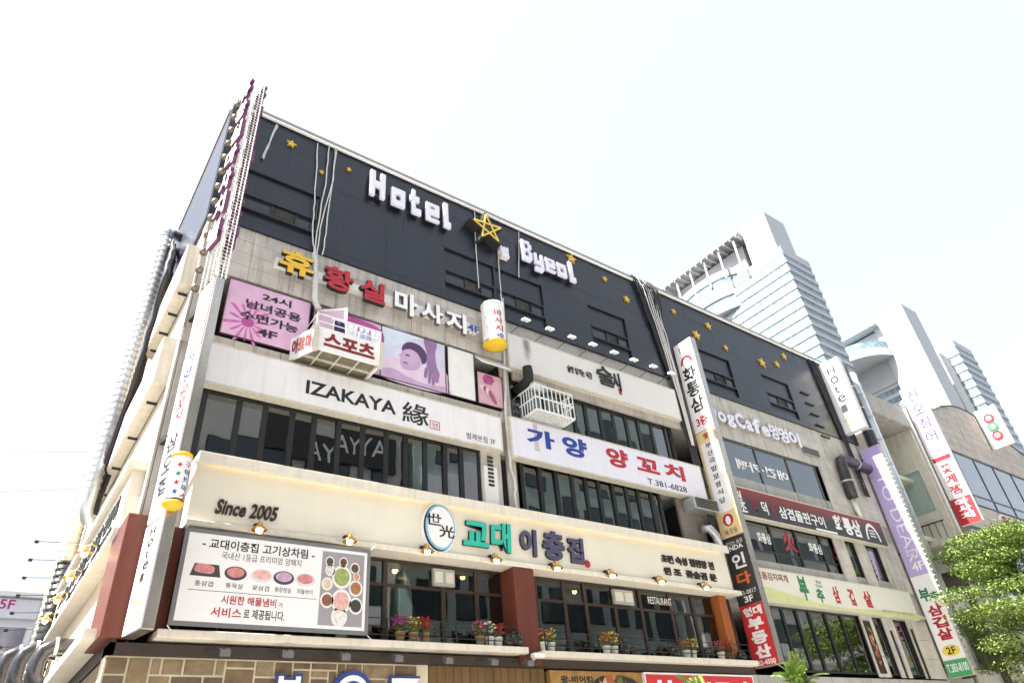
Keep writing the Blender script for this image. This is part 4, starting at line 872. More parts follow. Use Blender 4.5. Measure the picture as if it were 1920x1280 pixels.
# cage
ca = [PY(1003, 735, -.85).x, PY(1074, 755, -.85).x]; cz0, cz1 = 12.25, 13.2
t = thing('air_unit_cage', 'white metal bar cage hung on the fourth floor windows', 'cage', (sum(ca) / 2, -.4, cz0))
mb = MB()
for z in (cz0, (cz0 + cz1) / 2, cz1): mb.box(ca[0], ca[1], -.87, -.83, z - .02, z + .02); mb.box(ca[0] - .02, ca[0] + .02, -.83, .05, z - .02, z + .02); mb.box(ca[1] - .02, ca[1] + .02, -.83, .05, z - .02, z + .02)
mb.build('rail', WHITE, t)
for x in frange(ca[0], ca[1], 9): MB().box(x - .014, x + .014, -.865, -.837, cz0, cz1).build('bar', WHITE, t)
for k in range(1, 6):
    y = -.83 + k * .15
    for x in ca: MB().box(x - .012, x + .012, y - .012, y + .012, cz0, cz1).build('bar', WHITE, t)
for k in range(11): MB().box(ca[0], ca[1], -.82 + k * .078, -.80 + k * .078, cz0 - .03, cz0 - .005).build('floor_bar', WHITE, t)
MB().tube([(ca[1] - .5, -.85, cz0 + .35), (ca[1], -.85, cz0 + .62)], .02, 5).build('brace', WHITE, t)
pc = PY(985, 690, -.5)
t = thing('exhaust_pipe', 'black elbow exhaust pipe with silver duct stub under the soot smear', 'pipe', (pc.x, -.4, 13.3))
MB().tube([(pc.x, .1, 13.45), (pc.x, -.45, 13.45), (pc.x + .02, -.58, 13.55), (pc.x + .02, -.6, 13.75), (pc.x, -.6, 14.0)], [.17, .17, .18, .18, .17], 14).build('elbow', mat('sooty_black', (.012, .012, .012), .7), t, smooth=True)
MB().tube([(pc.x + .1, -.45, 13.42), (pc.x + .75, -.5, 13.36)], .17, 14).build('duct_stub', GALV, t, smooth=True)
# white conduit between the two halves, cables
def cable(name, label, paths, r_, m, cat='cable', group=None):
    t = thing(name, label, cat, tuple(paths[0][-1]), 0, group)
    for p in paths: MB().tube(p, r_, 6).build('strand', m, t, smooth=True)
    return t
def wob(pts, n=8, a=.03):
    out = []
    for p, q in zip(pts, pts[1:]):
        for i in range(n):
            u = i / n; out.append(Vector(p).lerp(Vector(q), u) + Vector((random.uniform(-a, a), random.uniform(-a, a) * .5, 0)))
    return out + [Vector(pts[-1])]
cable('white_conduit', 'white flexible conduit running down between the two sign rows', [wob([PY(943, 560, -.15), PY(946, 700, -.15), PY(953, 850, -.15), PY(965, 905, -.15), PY(968, 960, -.15)], 5, .03)], .045, CABLEW, 'pipe')
cable('white_cables', 'white cables hanging from the roof beside the small gold stars', [wob([PY(*p, -.2) for p in q], 5, .02) for q in (((596, 269), (590, 380), (586, 440), (590, 480)), ((617, 274), (610, 345), (594, 437), (591, 480)), ((629, 281), (625, 337), (600, 430), (594, 480)), ((631, 282), (611, 439), (604, 478)))], .022, CABLEW)
cable('white_cable_sleeve', 'white cable sleeve drooping from the stone strip to the balcony', [wob([PY(*p, -.3) for p in ((590, 475), (592, 520), (590, 560), (597, 580))], 4, .01)], .09, CABLEW)
cable('white_cables', 'short pair of white cables at the left end of the black cladding', [wob([PY(519, 234, -.2), PY(505, 268, -.2), PY(492, 296, -.2)], 4, .01), wob([PY(521, 236, -.2), PY(511, 255, -.2), PY(494, 298, -.2)], 4, .01)], .025, CABLEW)
cable('white_cables', 'thin white cables running down past the big outlined star', [wob([PY(890, 395, -.2), PY(893, 470, -.2), PY(898, 540, -.2)], 5, .01), wob([PY(933, 460, -.2), PY(938, 540, -.2), PY(944, 600, -.2)], 5, .02), wob([PY(973, 435, -.2), PY(973, 520, -.2)], 4, .01)], .018, CABLEW)
random.seed(5)
cable('black_cable_bundle', 'thick bundle of black cables draped from the roof beside the tall blade sign', [wob([(20.0 + .13 * k, .1, ROOF + .02), (20.05 + .13 * k, -.22, ROOF + .08), (20.25 + .12 * k, -.26 - .02 * k, ROOF - .5), (20.7 + .085 * k, -.24, 18.6), (21.1 + .06 * k, -.22, 16.2), (21.25 + .045 * k, -.2, 13.4), (21.4 + .03 * k, -.2, 9.5)], 5, .035) for k in range(11)], .035, CABLEB)
cable('grey_cable_bundle', 'pale grey cables among the black bundle hanging from the roof', [wob([(20.4 + .2 * k, -.24, ROOF + .1), (20.6 + .18 * k, -.34, ROOF - .6), (20.95 + .11 * k, -.33, 18.4), (21.2 + .08 * k, -.3, 16.0), (21.4 + .03 * k, -.27, 13.0)], 5, .03) for k in range(5)], .026, CABLEW)
cable('black_cable_bundle', 'black cables running down the building edge left of the Hotel blade', [wob([(34.1 + .12 * k, -.2, ROOF), (34.2 + .11 * k, -.22, 19.5), (34.5 + .09 * k, -.2, 16.5), (34.6 + .08 * k, -.2, 13.0)], 5, .03) for k in range(6)], .03, CABLEB)
cable('black_cables', 'black cables tied along the corner blade beside the izakaya sign', [wob([(2.52 + .05 * k, -.55, 14.2), (2.5 + .05 * k, -.5, 12.0), (2.54 + .05 * k, -.5, 9.0)], 6, .03) for k in range(3)], .03, CABLEB)
# ducts on the right edge
def duct(name, label, pts, r_, m, ringm=None, cat='duct'):
    t = thing(name, label, cat, tuple(pts[-1])); MB().tube(pts, r_, 16).build('tube', m, t, smooth=True)
    pts = [Vector(p) for p in pts]
    for p, q in zip(pts, pts[1:]):
        L_ = (q - p).length; n_ = int(L_ / 1.5)
        for k in range(1, n_ + 1):
            c = p.lerp(q, k / (n_ + 1)); d = (q - p).normalized(); MB().tube([c - d * .04, c + d * .04], r_ + .02, 16).build('joint_ring', ringm or GALV, t)
    return t
duct('kitchen_duct', 'dark round duct rising behind the Hotel and lilac blade signs', [(37.1, -.5, 4.6), (37.1, -.5, 13), (37.1, -.5, 21.2), (37.2, -.2, 21.5), (37.6, .5, 21.6)], .3, DKPIPE)
duct('spiral_duct', 'grey spiral duct rising right of the dark duct', [(38.2, -.45, 5), (38.2, -.45, 21.2)], .22, GALV)
duct('elbow_duct', 'dark elbow duct crossing the stone tiles to the lilac blade', [(33.0, -.3, 12.6), (33.0, -.35, 14.3), (33.1, -.35, 14.6), (33.4, -.35, 14.75), (35.7, -.35, 14.6)], .26, DKPIPE)
duct('white_drain_pipe', 'white drain pipe below the dark elbow duct', [(33.1, -.2, 12.6), (33.3, -.2, 11.7)], .12, WHITEPIPE, WHITEPIPE, 'pipe')
duct('short_grey_pipe', 'bent grey pipe left of the stacked blade sign', [(20.95, -.1, 9.5), (21.1, -.35, 9.45), (21.3, -.4, 9.2), (21.45, -.35, 8.6)], .16, GALV, None, 'pipe')
t = thing('air_vent_unit', 'silver louvred air unit at the right end of the lilac white sign', 'air unit', (20.9, -.3, 10.2)); q = rc((1283, 935), (1330, 955), -.4)
MB().box(20.3, 21.7, -.55, 0, 10.1, 10.55).build('casing', GALV, t, bevel=.01)
for k in range(5): MB().box(20.4, 21.65, -.58, -.55, 10.15 + k * .08, 10.19 + k * .08).build('slat', IRON, t)
# side wall ducts and cables
def spiral(label, pts, r_, m):
    t = thing('spiral_duct', label, 'duct', tuple(pts[-1])); MB().tube(pts, r_, 14).build('tube', m, t, smooth=True)
    p, q = Vector(pts[0]), Vector(pts[1]); n_ = int((q - p).length / .22)
    for k in range(n_): c = p.lerp(q, k / n_); d = (q - p).normalized(); MB().tube([c - d * .03, c + d * .03], r_ + .02, 14).build('joint_ring', m, t)
    return t
spiral('tall silver spiral duct on the sunlit side wall', [(1.5, 5.0, 19.2), (1.5, 6.6, 10.1), (1.5, 6.7, 9.7), (1.6, 6.8, 9.45), (1.95, 6.9, 9.4)], .19, GALV)
duct('duct_elbow', 'silver elbow joining the tall side duct to the wall at the roof', [(1.5, 5.0, 19.2), (1.5, 5.05, 19.5), (1.6, 5.2, 19.7), (2.0, 5.4, 19.7)], .19, GALV)
spiral('second silver spiral duct behind the first on the side wall', [(1.7, 12.7, 15.5), (1.7, 12.7, 4.5)], .3, mat('cream_duct', (.66, .64, .54), .5, metal=.2))
spiral('dark spiral duct low on the side wall', [(1.72, 12.0, 9.6), (1.72, 12.0, 4.5)], .26, DKPIPE)
cable('black_cable_bundle', 'thick black cables hanging along the side wall beside the ducts', [wob([(1.95 - .03 * k, 5.6, 19.3), (1.85 - .04 * k, 4.6 - .2 * k, 17.8), (1.86 - .05 * k, 4.0 - .22 * k, 16), (1.86 - .04 * k, 5.2 - .2 * k, 13.4), (1.86 - .04 * k, 7.6, 9.6)], 6, .04) for k in range(6)], .07, CABLEB)
for k, (lb, y) in enumerate((('black elbow pipe at the lower left of the side wall', 5.6), ('second black elbow pipe farther along the side wall', 7.6), ('third black elbow pipe farthest along the side wall', 9.8))):
    t = thing('elbow_pipe', lb, 'pipe', (1.5, y, 4.6), 0, 'black elbow pipes on the side wall')
    xo = -.28 * k
    MB().tube([(2.0, y, 5.75 + .3 * k), (1.6 + xo, y, 5.75 + .3 * k), (1.38 + xo, y, 5.62 + .3 * k), (1.3 + xo, y, 5.35 + .3 * k), (1.32 + xo, y, 5.05 + .2 * k), (1.5 + xo, y + .1, 4.85 + .2 * k), (1.95, y + .1, 4.8 + .2 * k)], .19, 14).build('tube', mat('shiny_dark_pipe', (.09, .09, .10), .25, metal=.7, var=.2), t, smooth=True)
    MB().tube([(1.66 + xo, y, 5.75 + .3 * k), (1.58 + xo, y, 5.745 + .3 * k)], .21, 14).build('joint_ring', GALV, t)
# ================================================================== RESTAURANT FLOOR: banner, rails, pots, lights
a, b_, d_, e_ = (346, 1004), (695, 1044), (705, 1179), (326, 1170)
bx0, bx1 = PY(*a, -.98).x, PY(*b_, -.98).x; bz1, bz0 = 6.86, 4.93
t = thing('menu_banner', 'large white menu banner with meat dishes hung in front of the windows', 'banner', ((bx0 + bx1) / 2, -.98, bz0))
MB().box(bx0, bx1, -.98, -.965, bz0, bz1).build('sheet', mat('grey_banner_border', (.16, .16, .17), .6), t)
MB().box(bx0 + .09, bx1 - .09, -.984, -.98, bz0 + .09, bz1 - .09).build('print_field', mat('banner_white', (.78, .77, .78), .55, var=.03), t)
def bu(px, py): 
    p = PY(280 + px / 4, 860 + py / 4, -.985); return p.x
def btxt(s_, xa, xb, z0, z1, m, **k): text(s_, (bx0 + xa * (bx1 - bx0), bx0 + xb * (bx1 - bx0), bz0 + z0 * (bz1 - bz0), bz0 + z1 * (bz1 - bz0)), -.985, m, t, depth=.003, **k)
btxt('- 교대이층집 고기상차림 -', .09, .67, .80, .91, BLACKP, bold=.02); btxt('국내산 1등급 프리미엄 암퇘지', .19, .60, .70, .78, GREYP)
for k, (u, s_) in enumerate(((.125, '통삼겹'), (.27, '통목살'), (.40, '꽃삼겹'), (.515, '통항정살'), (.63, '차돌박이'))):
    btxt(s_, u - .04, u + .045, .40, .455, BLACKP)
    R_ = (bx0, bx1, bz0, bz1); plate = mat('dark_plate_print', (.06, .05, .05), .5); meat = mat('meat_print', (.55, .22, .22), .5, var=.35, scale=9); pl2 = mat('pale_plate_print', (.66, .62, .60), .5)
    if k == 0: blob(R_, [(u - .07, .5), (u - .055, .63), (u + .06, .63), (u + .075, .5)], -.9855, plate, t, 'dish_print', raw=True); blob(R_, [(u - .05, .55), (u - .045, .62), (u, .63), (u + .04, .60), (u + .035, .54), (u, .53)], -.9862, meat, t, 'meat_print')
    else: disc(R_, u, .56, .055, .075, -.9855, (plate, plate, pl2, plate, pl2)[k], t, 'dish_print'); disc(R_, u, .57, .043, .055, -.9862, (meat, meat, mat('pink_meat_print', (.68, .40, .38), .5, var=.3, scale=9), mat('lilac_meat_print', (.48, .32, .45), .5, var=.3, scale=9), meat)[k], t, 'meat_print')
MB().box(bx0 + .06 * (bx1 - bx0), bx0 + .7 * (bx1 - bx0), -.9865, -.984, bz0 + .355 * (bz1 - bz0), bz0 + .36 * (bz1 - bz0)).build('rule_line', GREYP, t)
btxt('시원한 해물냄비', .22, .49, .235, .325, REDP, bold=.02); btxt('가', .5, .525, .24, .29, BLACKP)
btxt('서비스', .18, .325, .10, .2, REDP, bold=.02); btxt('로 제공됩니다.', .335, .54, .10, .2, BLACKP, bold=.015)
R_ = (bx0 + .715 * (bx1 - bx0), bx1 - .16, bz0 + .16, bz1 - .16)
MB().box(R_[0], R_[1], -.986, -.984, R_[2], R_[3]).build('photo_field', mat('photo_grey', (.30, .28, .31), .5, var=.1), t)
wht = mat('bowl_white', (.74, .72, .70), .5); 
for (u, v, ru, c_) in ((.18, .86, .09, (.1, .06, .04)), (.5, .87, .09, (.12, .05, .03)), (.78, .80, .1, (.30, .03, .03)), (.2, .74, .1, (.62, .60, .55)), (.48, .66, .2, (.30, .36, .12)), (.83, .68, .07, (.6, .25, .15)), (.15, .55, .11, (.6, .52, .38)), (.82, .52, .14, (.36, .16, .07)), (.17, .33, .13, (.22, .09, .05)), (.5, .33, .2, (.66, .38, .36)), (.84, .28, .14, (.05, .05, .04)), (.47, .12, .16, (.70, .68, .66))):
    disc(R_, u, v, ru * 1.15, ru * .82, -.9868, wht, t, 'bowl_print'); disc(R_, u, v, ru * .9, ru * .62, -.9875, mat('dish_%d' % int(u * 100 + v * 1000), c_, .5, var=.4, scale=12), t, 'food_print')
for x in (bx0, bx1):
    for z, z2 in ((bz1, 7.0), (bz0, 4.85)): MB().tube([(x, -.97, z), (x + (.1 if x == bx0 else .15), -.9, z2)], .01, 4).build('tie', WHITE, t)
def railing(label, x0, x1, z):
    t = thing('ledge_railing', label, 'railing', ((x0 + x1) / 2, -.8, z), 0, 'iron railings on the ledges')
    for h in (.12, .3, .48): MB().box(x0, x1, -.81, -.79, z + h, z + h + .02).build('rail', IRON, t)
    for x in frange(x0, x1, int((x1 - x0) / .9)): MB().box(x - .012, x + .012, -.815, -.785, z, z + .5).build('post', IRON, t)
railing('black iron railing on the ledge left of the red pillar', 2.9, 11.4, 4.88); railing('black iron railing on the ledge right of the red pillar', 12.3, 21.0, 4.82)
FL = {'purple': (.35, .03, .28), 'yellow': (.75, .55, .06), 'red': (.55, .015, .03), 'white': (.78, .74, .66), 'orange': (.75, .22, .03), 'pink': (.62, .10, .25)}
for k_, v_ in FL.items(): mat('petal_' + k_, v_, .6, var=.2, scale=20)
POTW = mat('white_pot', (.68, .68, .66), .5, var=.06); POTB = mat('basket_pot', (.28, .18, .09), .8, var=.3)
def pot_plant(px, py, zt_, fc, label, potm=POTW, n=34, h=.34, sp=.2):
    x = PY(px, py, -.62).x; z = zt_; random.seed(int(px))
    t = thing('potted_flowers', label, 'potted plant', (x, -.62, z), 0, 'flower pots on the ledges')
    MB().lathe((x, -.62, z), [(.085, 0), (.12, .22), (.13, .22), (.13, .25), (.11, .25), (.1, .2), (0, .2)], 12).build('pot', potm, t, smooth=True)
    lf = MB(); pb = MB()
    for k in range(n):
        a = random.uniform(0, 6.28); r_ = sp * math.sqrt(random.random()); c = Vector((x + r_ * math.cos(a), -.62 + r_ * math.sin(a) * .7, z + .25 + random.uniform(.05, h)))
        lf.tube([(x, -.62, z + .2), c], .006, 3, cap=False)
        d = Vector((random.uniform(-1, 1), random.uniform(-1, 1), .3)).normalized() * .11; u = d.cross(Vector((0, 0, 1))).normalized() * .03; m_ = c - Vector((0, 0, random.uniform(.05, .18)))
        lf.add([m_, m_ + d * .5 + u, m_ + d, m_ + d * .5 - u], [(0, 1, 2, 3)])
        for q in range(5):
            aa = q * 1.257 + random.random(); e = Vector((math.cos(aa), math.sin(aa), .9)).normalized() * .055; uu = Vector((-math.sin(aa), math.cos(aa), 0)) * .028
            pb.add([c, c + e * .6 + uu, c + e * 1.1, c + e * .6 - uu], [(0, 1, 2, 3)])
    lf.build('leaves', LEAF, t)['kind'] = 'stuff'; pb.build('blooms', MATS['petal_' + fc], t)['kind'] = 'stuff'
for a in ((750, 1190, 4.88, 'purple', 'purple flowers in a basket pot right of the banner', POTB, 60), (775, 1190, 4.88, 'yellow', 'yellow flowers between purple and red ones', POTB, 40), (796, 1192, 4.88, 'red', 'dense red flowers in a basket pot left of the red pillar', POTB, 70),
          (900, 1198, 4.88, 'pink', 'pink trailing flowers left of two white pots', POTB, 24), (918, 1200, 4.88, 'white', 'cream white flowers in a white pot', POTW, 40), (934, 1200, 4.88, 'red', 'red flowers in a white pot beside black jars', POTW, 34), (1017, 1206, 4.82, 'orange', 'orange tulips in a white pot right of the red pillar', POTW, 26), (1033, 1207, 4.82, 'yellow', 'yellow tulips in the second pot right of the red pillar', POTW, 26),
          (1137, 1215, 4.82, 'orange', 'orange tulips in a white pot at mid ledge', POTW, 24), (1152, 1216, 4.82, 'yellow', 'yellow flowers beside the mid ledge orange tulips', POTW, 24), (1288, 1224, 4.82, 'orange', 'orange flowers in a white pot below the neon window sign', POTW, 20), (1300, 1226, 4.82, 'yellow', 'yellow flowers next to the orange ones below the neon sign', POTW, 24), (1353, 1230, 4.82, 'pink', 'pink tulips in a white pot near the right ledge end', POTW, 24), (1370, 1232, 4.82, 'red', 'red flowers at the right end of the ledge', POTB, 50)):
    pot_plant(a[0], a[1], a[2], a[3], a[4], a[5], a[6])
JAR = mat('black_glazed_jar', (.02, .018, .017), .15, var=.1)
for i, (px, py, z, s_) in enumerate(((952, 1196, 4.88, .8), (966, 1198, 4.88, 1.05), (1168, 1212, 4.82, 1), (1186, 1216, 4.82, .7), (1264, 1220, 4.82, .9), (1390, 1228, 4.82, .8))):
    x = PY(px, py, -.6).x; t = thing('glazed_jar', ('smaller black glazed jar left of the red pillar', 'bigger black glazed jar next to the red pillar', 'black glazed jar right of the mid ledge tulips', 'small black jar second right of the mid ledge tulips', 'black jar left of the orange flowers under the neon sign', 'black jar at the far right end of the ledge')[i], 'jar', (x, -.6, z), 0, 'black jars on the ledges')
    MB().lathe((x, -.6, z), [(0, 0), (.12 * s_, 0), (.2 * s_, .12 * s_), (.22 * s_, .22 * s_), (.16 * s_, .33 * s_), (.14 * s_, .34 * s_)], 16).build('body', JAR, t, smooth=True)
    MB().lathe((x, -.6, z + .34 * s_), [(.16 * s_, 0), (.17 * s_, .03 * s_), (.05 * s_, .07 * s_), (.03 * s_, .1 * s_), (0, .1 * s_)], 16).build('lid', JAR, t, smooth=True)
for i, (px, py) in enumerate(((421, 1221), (540, 1224), (647, 1229), (746, 1232), (840, 1236), (925, 1239), (992, 1241))):
    c = PY(px, py, -.95); nth = ('first', 'second', 'third', 'fourth', 'fifth', 'sixth', 'last')[i]
    t = thing('floodlight', nth + ' small floodlight from the left under the ledge', 'lamp', (c.x - .3, -.62, 4.5), 0, 'floodlights under the ledge')
    MB().tube([(c.x - .32, -.6, 4.56), (c.x, -.95, c.z + .06)], .016, 5).build('arm', IRON, t)
    MB().hexa([(c.x - .1, -1.02, c.z - .1), (c.x + .1, -1.02, c.z - .1), (c.x + .1, -.86, c.z - .04), (c.x - .1, -.86, c.z - .04), (c.x - .1, -1.04, c.z + .02), (c.x + .1, -1.04, c.z + .02), (c.x + .1, -.88, c.z + .08), (c.x - .1, -.88, c.z + .08)]).build('head', mat('grey_lamp_metal', (.16, .16, .17), .35, metal=.6), t)
    MB().add([(c.x - .08, -1.022, c.z - .095), (c.x + .08, -1.022, c.z - .095), (c.x + .08, -.87, c.z - .043), (c.x - .08, -.87, c.z - .043)], [(3, 2, 1, 0)]).build('lens', mat('lamp_lens', (.6, .6, .6), .1), t)
o = thing('security_camera', 'white security camera at the foot of the red pillar', 'camera', (11.9, -.75, 4.6)); MB().box(11.75, 12.1, -1.0, -.8, 4.62, 4.74).build('body', WHITE, o, bevel=.02); MB().tube([(11.9, -.72, 4.62), (11.9, -.85, 4.66)], .03, 6).build('mount', WHITE, o)
# interior lights, air boxes, neon
for i, (px, py, z) in enumerate(((765, 1069, 6.8), (850, 1118, 6.75), (920, 1126, 6.75), (750, 1162, 6.8), (1138, 1162, 6.8), (1207, 1122, 6.8), (1232, 1160, 6.8), (1100, 1178, 6.8))):
    x = PY(px, py, 1.6).x
    t = thing('tube_light', 'warm tube light on the restaurant ceiling, %s from the left' % ('first', 'second', 'third', 'fourth', 'fifth', 'sixth', 'seventh', 'eighth')[i], 'lamp', (x, 1.6, z), 0, 'tube lights in the restaurant')
    MB().box(x - .35, x + .35, 1.55, 1.62, z, z + .05).build('tube', TUBE, t); MB().box(x - .38, x + .38, 1.54, 1.63, z + .05, 7.0).build('fitting', IRON, t)
for i, (px, py) in enumerate(((830, 1077), (1165, 1110))):
    q = rc((px - 20, py - 13), (px + 20, py + 13), -.12); t = thing('ventilation_box', 'grey double vent box in the window %s of the red pillar' % ('left', 'right')[i], 'vent', ((q[0] + q[1]) / 2, -.1, 6.42), 0, 'vent boxes in the restaurant windows')
    MB().box(q[0], q[1], -.2, -.1, 6.42, 6.86).build('box', mat('vent_grey', (.34, .35, .33), .5), t)
    for k in (0, 1):
        xa = q[0] + .05 + k * (q[1] - q[0]) / 2; MB().box(xa, xa + (q[1] - q[0]) / 2 - .1, -.215, -.2, 6.5, 6.78).build('grille', mat('vent_pale', (.6, .58, .52), .5), t)
o = text('RESTAURANT', (*xs_at([1214, 1258], 6.72, -.1), 6.55, 6.78), -.1, WHITEP, None, name='window_lettering'); tag(o, 'white RESTAURANT lettering on the second floor window', 'lettering')
q = rc((1300, 1150), (1326, 1180), .4); t = thing('neon_sign', 'small green and red neon sign inside the restaurant window', 'neon sign', ((q[0] + q[1]) / 2, .4, 5.6))
qx = xs_at([1302, 1325], 5.75, .4)
MB().tube([(qx[0], .4, 5.55), (qx[1], .4, 5.55), (qx[1], .4, 6.0), (qx[0], .4, 6.0), (qx[0], .4, 5.55)], .02, 6).build('green_tube', mat('green_neon', (.1, .9, .3), .4, var=0, emis=2), t); text('OPEN', (qx[0] + .06, qx[1] - .06, 5.66, 5.88), .4, mat('red_neon', (.9, .1, .05), .4, var=0, emis=2), t, depth=.03)
# ground floor signs that peep into the frame
GS = mat('brown_gold_print', (.33, .18, .05), .5, var=.5, scale=2.5)
x0_, x1_ = PY(1030, 1250, -.5).x, PY(1205, 1262, -.5).x
t = thing('beer_poster', 'brown and gold beer poster under the right ledge', 'poster', ((x0_ + x1_) / 2, -.5, 2.6)); MB().box(x0_, x1_, -.5, -.3, 2.6, 4.42).build('board', GS, t)
text('왕-비어킹', (x0_ + .35, x0_ + 1.5, 4.1, 4.3), -.5, BLACKP, t, bold=.04, depth=.004)
blob((x0_, x1_, 2.6, 4.42), [(.42, .1), (.4, .7), (.5, .92), (.75, .95), (.95, .8), (.97, .3), (.7, .05)], -.503, FOOD, t, 'food_print')
x0_, x1_ = PY(1207, 1262, -.6).x, PY(1413, 1275, -.6).x
s = sign_box('estate_agent_sign', 'red box sign with white Korean letters below the right ledge', (x0_, x1_, 3.0, 4.42), -.6, .3, REDF, SIGNW)
text('현대부동산', (x0_ + .3, x1_ - .25, 3.35, 4.22), -.597, WHITEP, s, bold=.05)
t = thing('blue_letter_sign', 'white and blue raised letters on the stone veneer, cut by the picture edge', 'sign', (6.2, -.55, 3.4))
NAVY = mat('navy_outline', (.03, .06, .25), .4)
for px, w_, kind in ((542, .62, 'mug'), (662, .85, 'ring'), (760, .7, 'seven')):
    c = PY(px, 1279, -.6)
    if kind == 'ring':
        for rr, y_, m in ((.5, -.60, NAVY), (.40, -.62, WHITEP), (.28, -.635, NAVY)): MB().prism([(c.x + rr * math.cos(2 * math.pi * k / 24), 3.78 + rr * math.sin(2 * math.pi * k / 24)) for k in range(24)], y_, y_ + .1).build('letter', m, t)
    else:
        s1 = text('복' if kind == 'mug' else '7', (c.x - w_ / 2 - .05, c.x + w_ / 2 + .05, 3.4, 4.19), -.55, NAVY, t, depth=.06, bold=.09); text('복' if kind == 'mug' else '7', (c.x - w_ / 2, c.x + w_ / 2, 3.46, 4.13), -.61, WHITEP, t, depth=.03, bold=.03)

# ================================================================== NEIGHBOUR BUILDING (right)
nb = thing('neighbour_building', 'stone faced building with curved roofline and open stair tower', 'building', (52, 5, 0))
def np_(name, m, fn, par=None, **k):
    mb = MB(); fn(mb); return mb.build(name, m, par or nb, **k)
np_('stair_wall', CREAMWALL, lambda b: (b.box(38.6, 44.8, 4.5, 6, 0, 20.4), b.box(38.6, 38.9, .1, 4.5, 0, 20.4)))
for y0, y1, z0, z1 in ((.1, .6, 0, 19.2), (3.2, 4.5, 0, 19.2), (.6, 3.2, 0, 4.4), (.6, 3.2, 10.6, 14.0), (.6, 3.2, 16.6, 19.2)):
    np_('stair_wall', CREAMWALL, lambda b: b.box(44.5, 44.8, y0, y1, z0, z1))
np_('pane', mat('pale_green_pane', (.40, .50, .46), .2), lambda b: b.box(44.6, 44.64, .6, 3.2, 14.0, 16.6))
for k in range(8): np_('rail_bar', IRON, lambda b: b.box(44.3, 44.33, .5 + k * .4, .53 + k * .4, 12.2, 13.3))
np_('landing_rail', IRON, lambda b: b.box(44.28, 44.35, .4, 3.6, 13.3, 13.36))
np_('landing', CREAMWALL, lambda b: b.box(43.6, 44.5, .3, 3.8, 11.9, 12.2))
np_('roof_beam', CONC, lambda b: b.box(38.6, 44.9, -.1, 4.5, 19.2, 20.6))
for z in (4.4, 8.3, 12.2, 16.0):
    np_('landing', CREAMWALL, lambda b: b.box(38.9, 44.6, 1.2, 4.5, z, z + .25))
    if z < 9: np_('landing_wall', CREAMWALL, lambda b: b.box(41.5, 44.5, 1.0, 1.2, z - .1, z + .9))
    rr = np_('landing_rail', IRON, lambda b: b.box(39.0, 41.5, 1.05, 1.1, z + 1.05, z + 1.1))
    for k in range(9): np_('rail_bar', IRON, lambda b: b.box(39.1 + k * .28, 39.13 + k * .28, 1.06, 1.09, z + .25, z + 1.05), rr)
    np_('stair_flight', CREAMWALL, lambda b: b.hexa([(39.2, 3, z - 3.0), (42.8, 3, z - .2), (42.8, 4.4, z - .2), (39.2, 4.4, z - 3.0), (39.2, 3, z - 2.7), (42.8, 3, z + .1), (42.8, 4.4, z + .1), (39.2, 4.4, z - 2.7)]))
np_('edge_column', mat('dark_stone', (.16, .14, .13), .8, var=.2, streak=.3), lambda b: b.box(44.8, 46.2, -.15, 6, 0, 20.9))
np_('white_pipe', WHITEPIPE, lambda b: b.tube([(44.4, -.15, 3), (44.4, -.15, 20.5)], .1, 10))
# curved gable front: stone courses cut to the roof curve
def roofz(x):
    if x < 48.9: return 21.6
    if x < 60.5: return 21.5 + 1.75 * math.sin(math.pi * min(1, max(0, (x - 48.9) / 13.0)))
    return max(20.5, 22.05 - (x - 60.5) * .25)
np_('wall', CONC, lambda b: b.box(46.2, 80, .05, 14, 0, 20.3))
xsn = frange(46.2, 80, 26)
zrows = [18.75, 19.4, 20.05, 20.7, 21.35, 22.0, 22.65, 23.3]
for a, b_ in zip(xsn, xsn[1:]):
    for z0, z1 in zip(zrows, zrows[1:]):
        ta, tb = min(z1, roofz(a)), min(z1, roofz(b_))
        if max(ta, tb) <= z0 + .03: continue
        ta, tb = max(ta, z0 + .02), max(tb, z0 + .02)
        np_('stone_tile', STONE, lambda b: b.prism([(a + .01, z0 + .01), (b_ - .01, z0 + .01), (b_ - .01, tb - .01), (a + .01, ta - .01)], -.06, .05))
    for z0, z1 in ((13.2, 14.0), (14.0, 14.8), (9.6, 10.5)):
        np_('stone_tile', STONE, lambda b: b.box(a + .01, b_ - .01, -.06, .05, z0 + .01, z1 - .01))
np_('gable_back', CONC, lambda b: b.prism([(46.2, 20.3)] + [(80, 20.3)] + [(x, roofz(x) - .03) for x in frange(80, 46.2, 40)], .05, .5))
np_('coping', mat('dark_coping', (.12, .11, .10), .6), lambda b: [b.hexa([(p, -.14, roofz(p)), (q, -.14, roofz(q)), (q, .5, roofz(q)), (p, .5, roofz(p)), (p, -.14, roofz(p) + .07), (q, -.14, roofz(q) + .07), (q, .5, roofz(q) + .07), (p, .5, roofz(p) + .07)]) for p, q in zip(frange(46.2, 80, 40), frange(46.2, 80, 40)[1:])])
BLG = mat('pale_blue_glass', (.14, .17, .20), .05, var=.1, ior=2.6)
for z0, z1 in ((14.85, 18.7), (10.6, 13.1), (5, 9.5)):
    xs = frange(46.4, 79.8, 11)
    fr = np_('window_frame', FRAME, lambda b: ([b.box(x - .05, x + .05, -.05, .05, z0, z1) for x in xs], b.box(46.4, 79.8, -.06, .05, z0, z0 + .08), b.box(46.4, 79.8, -.06, .05, z1 - .08, z1), b.box(46.4, 79.8, -.055, .05, z0 + .7, z0 + .76)))
    for a, b_ in zip(xs, xs[1:]): np_('pane', BLG, lambda b: b.box(a + .05, b_ - .05, -.01, .04, z0 + .08, z1 - .08), fr)
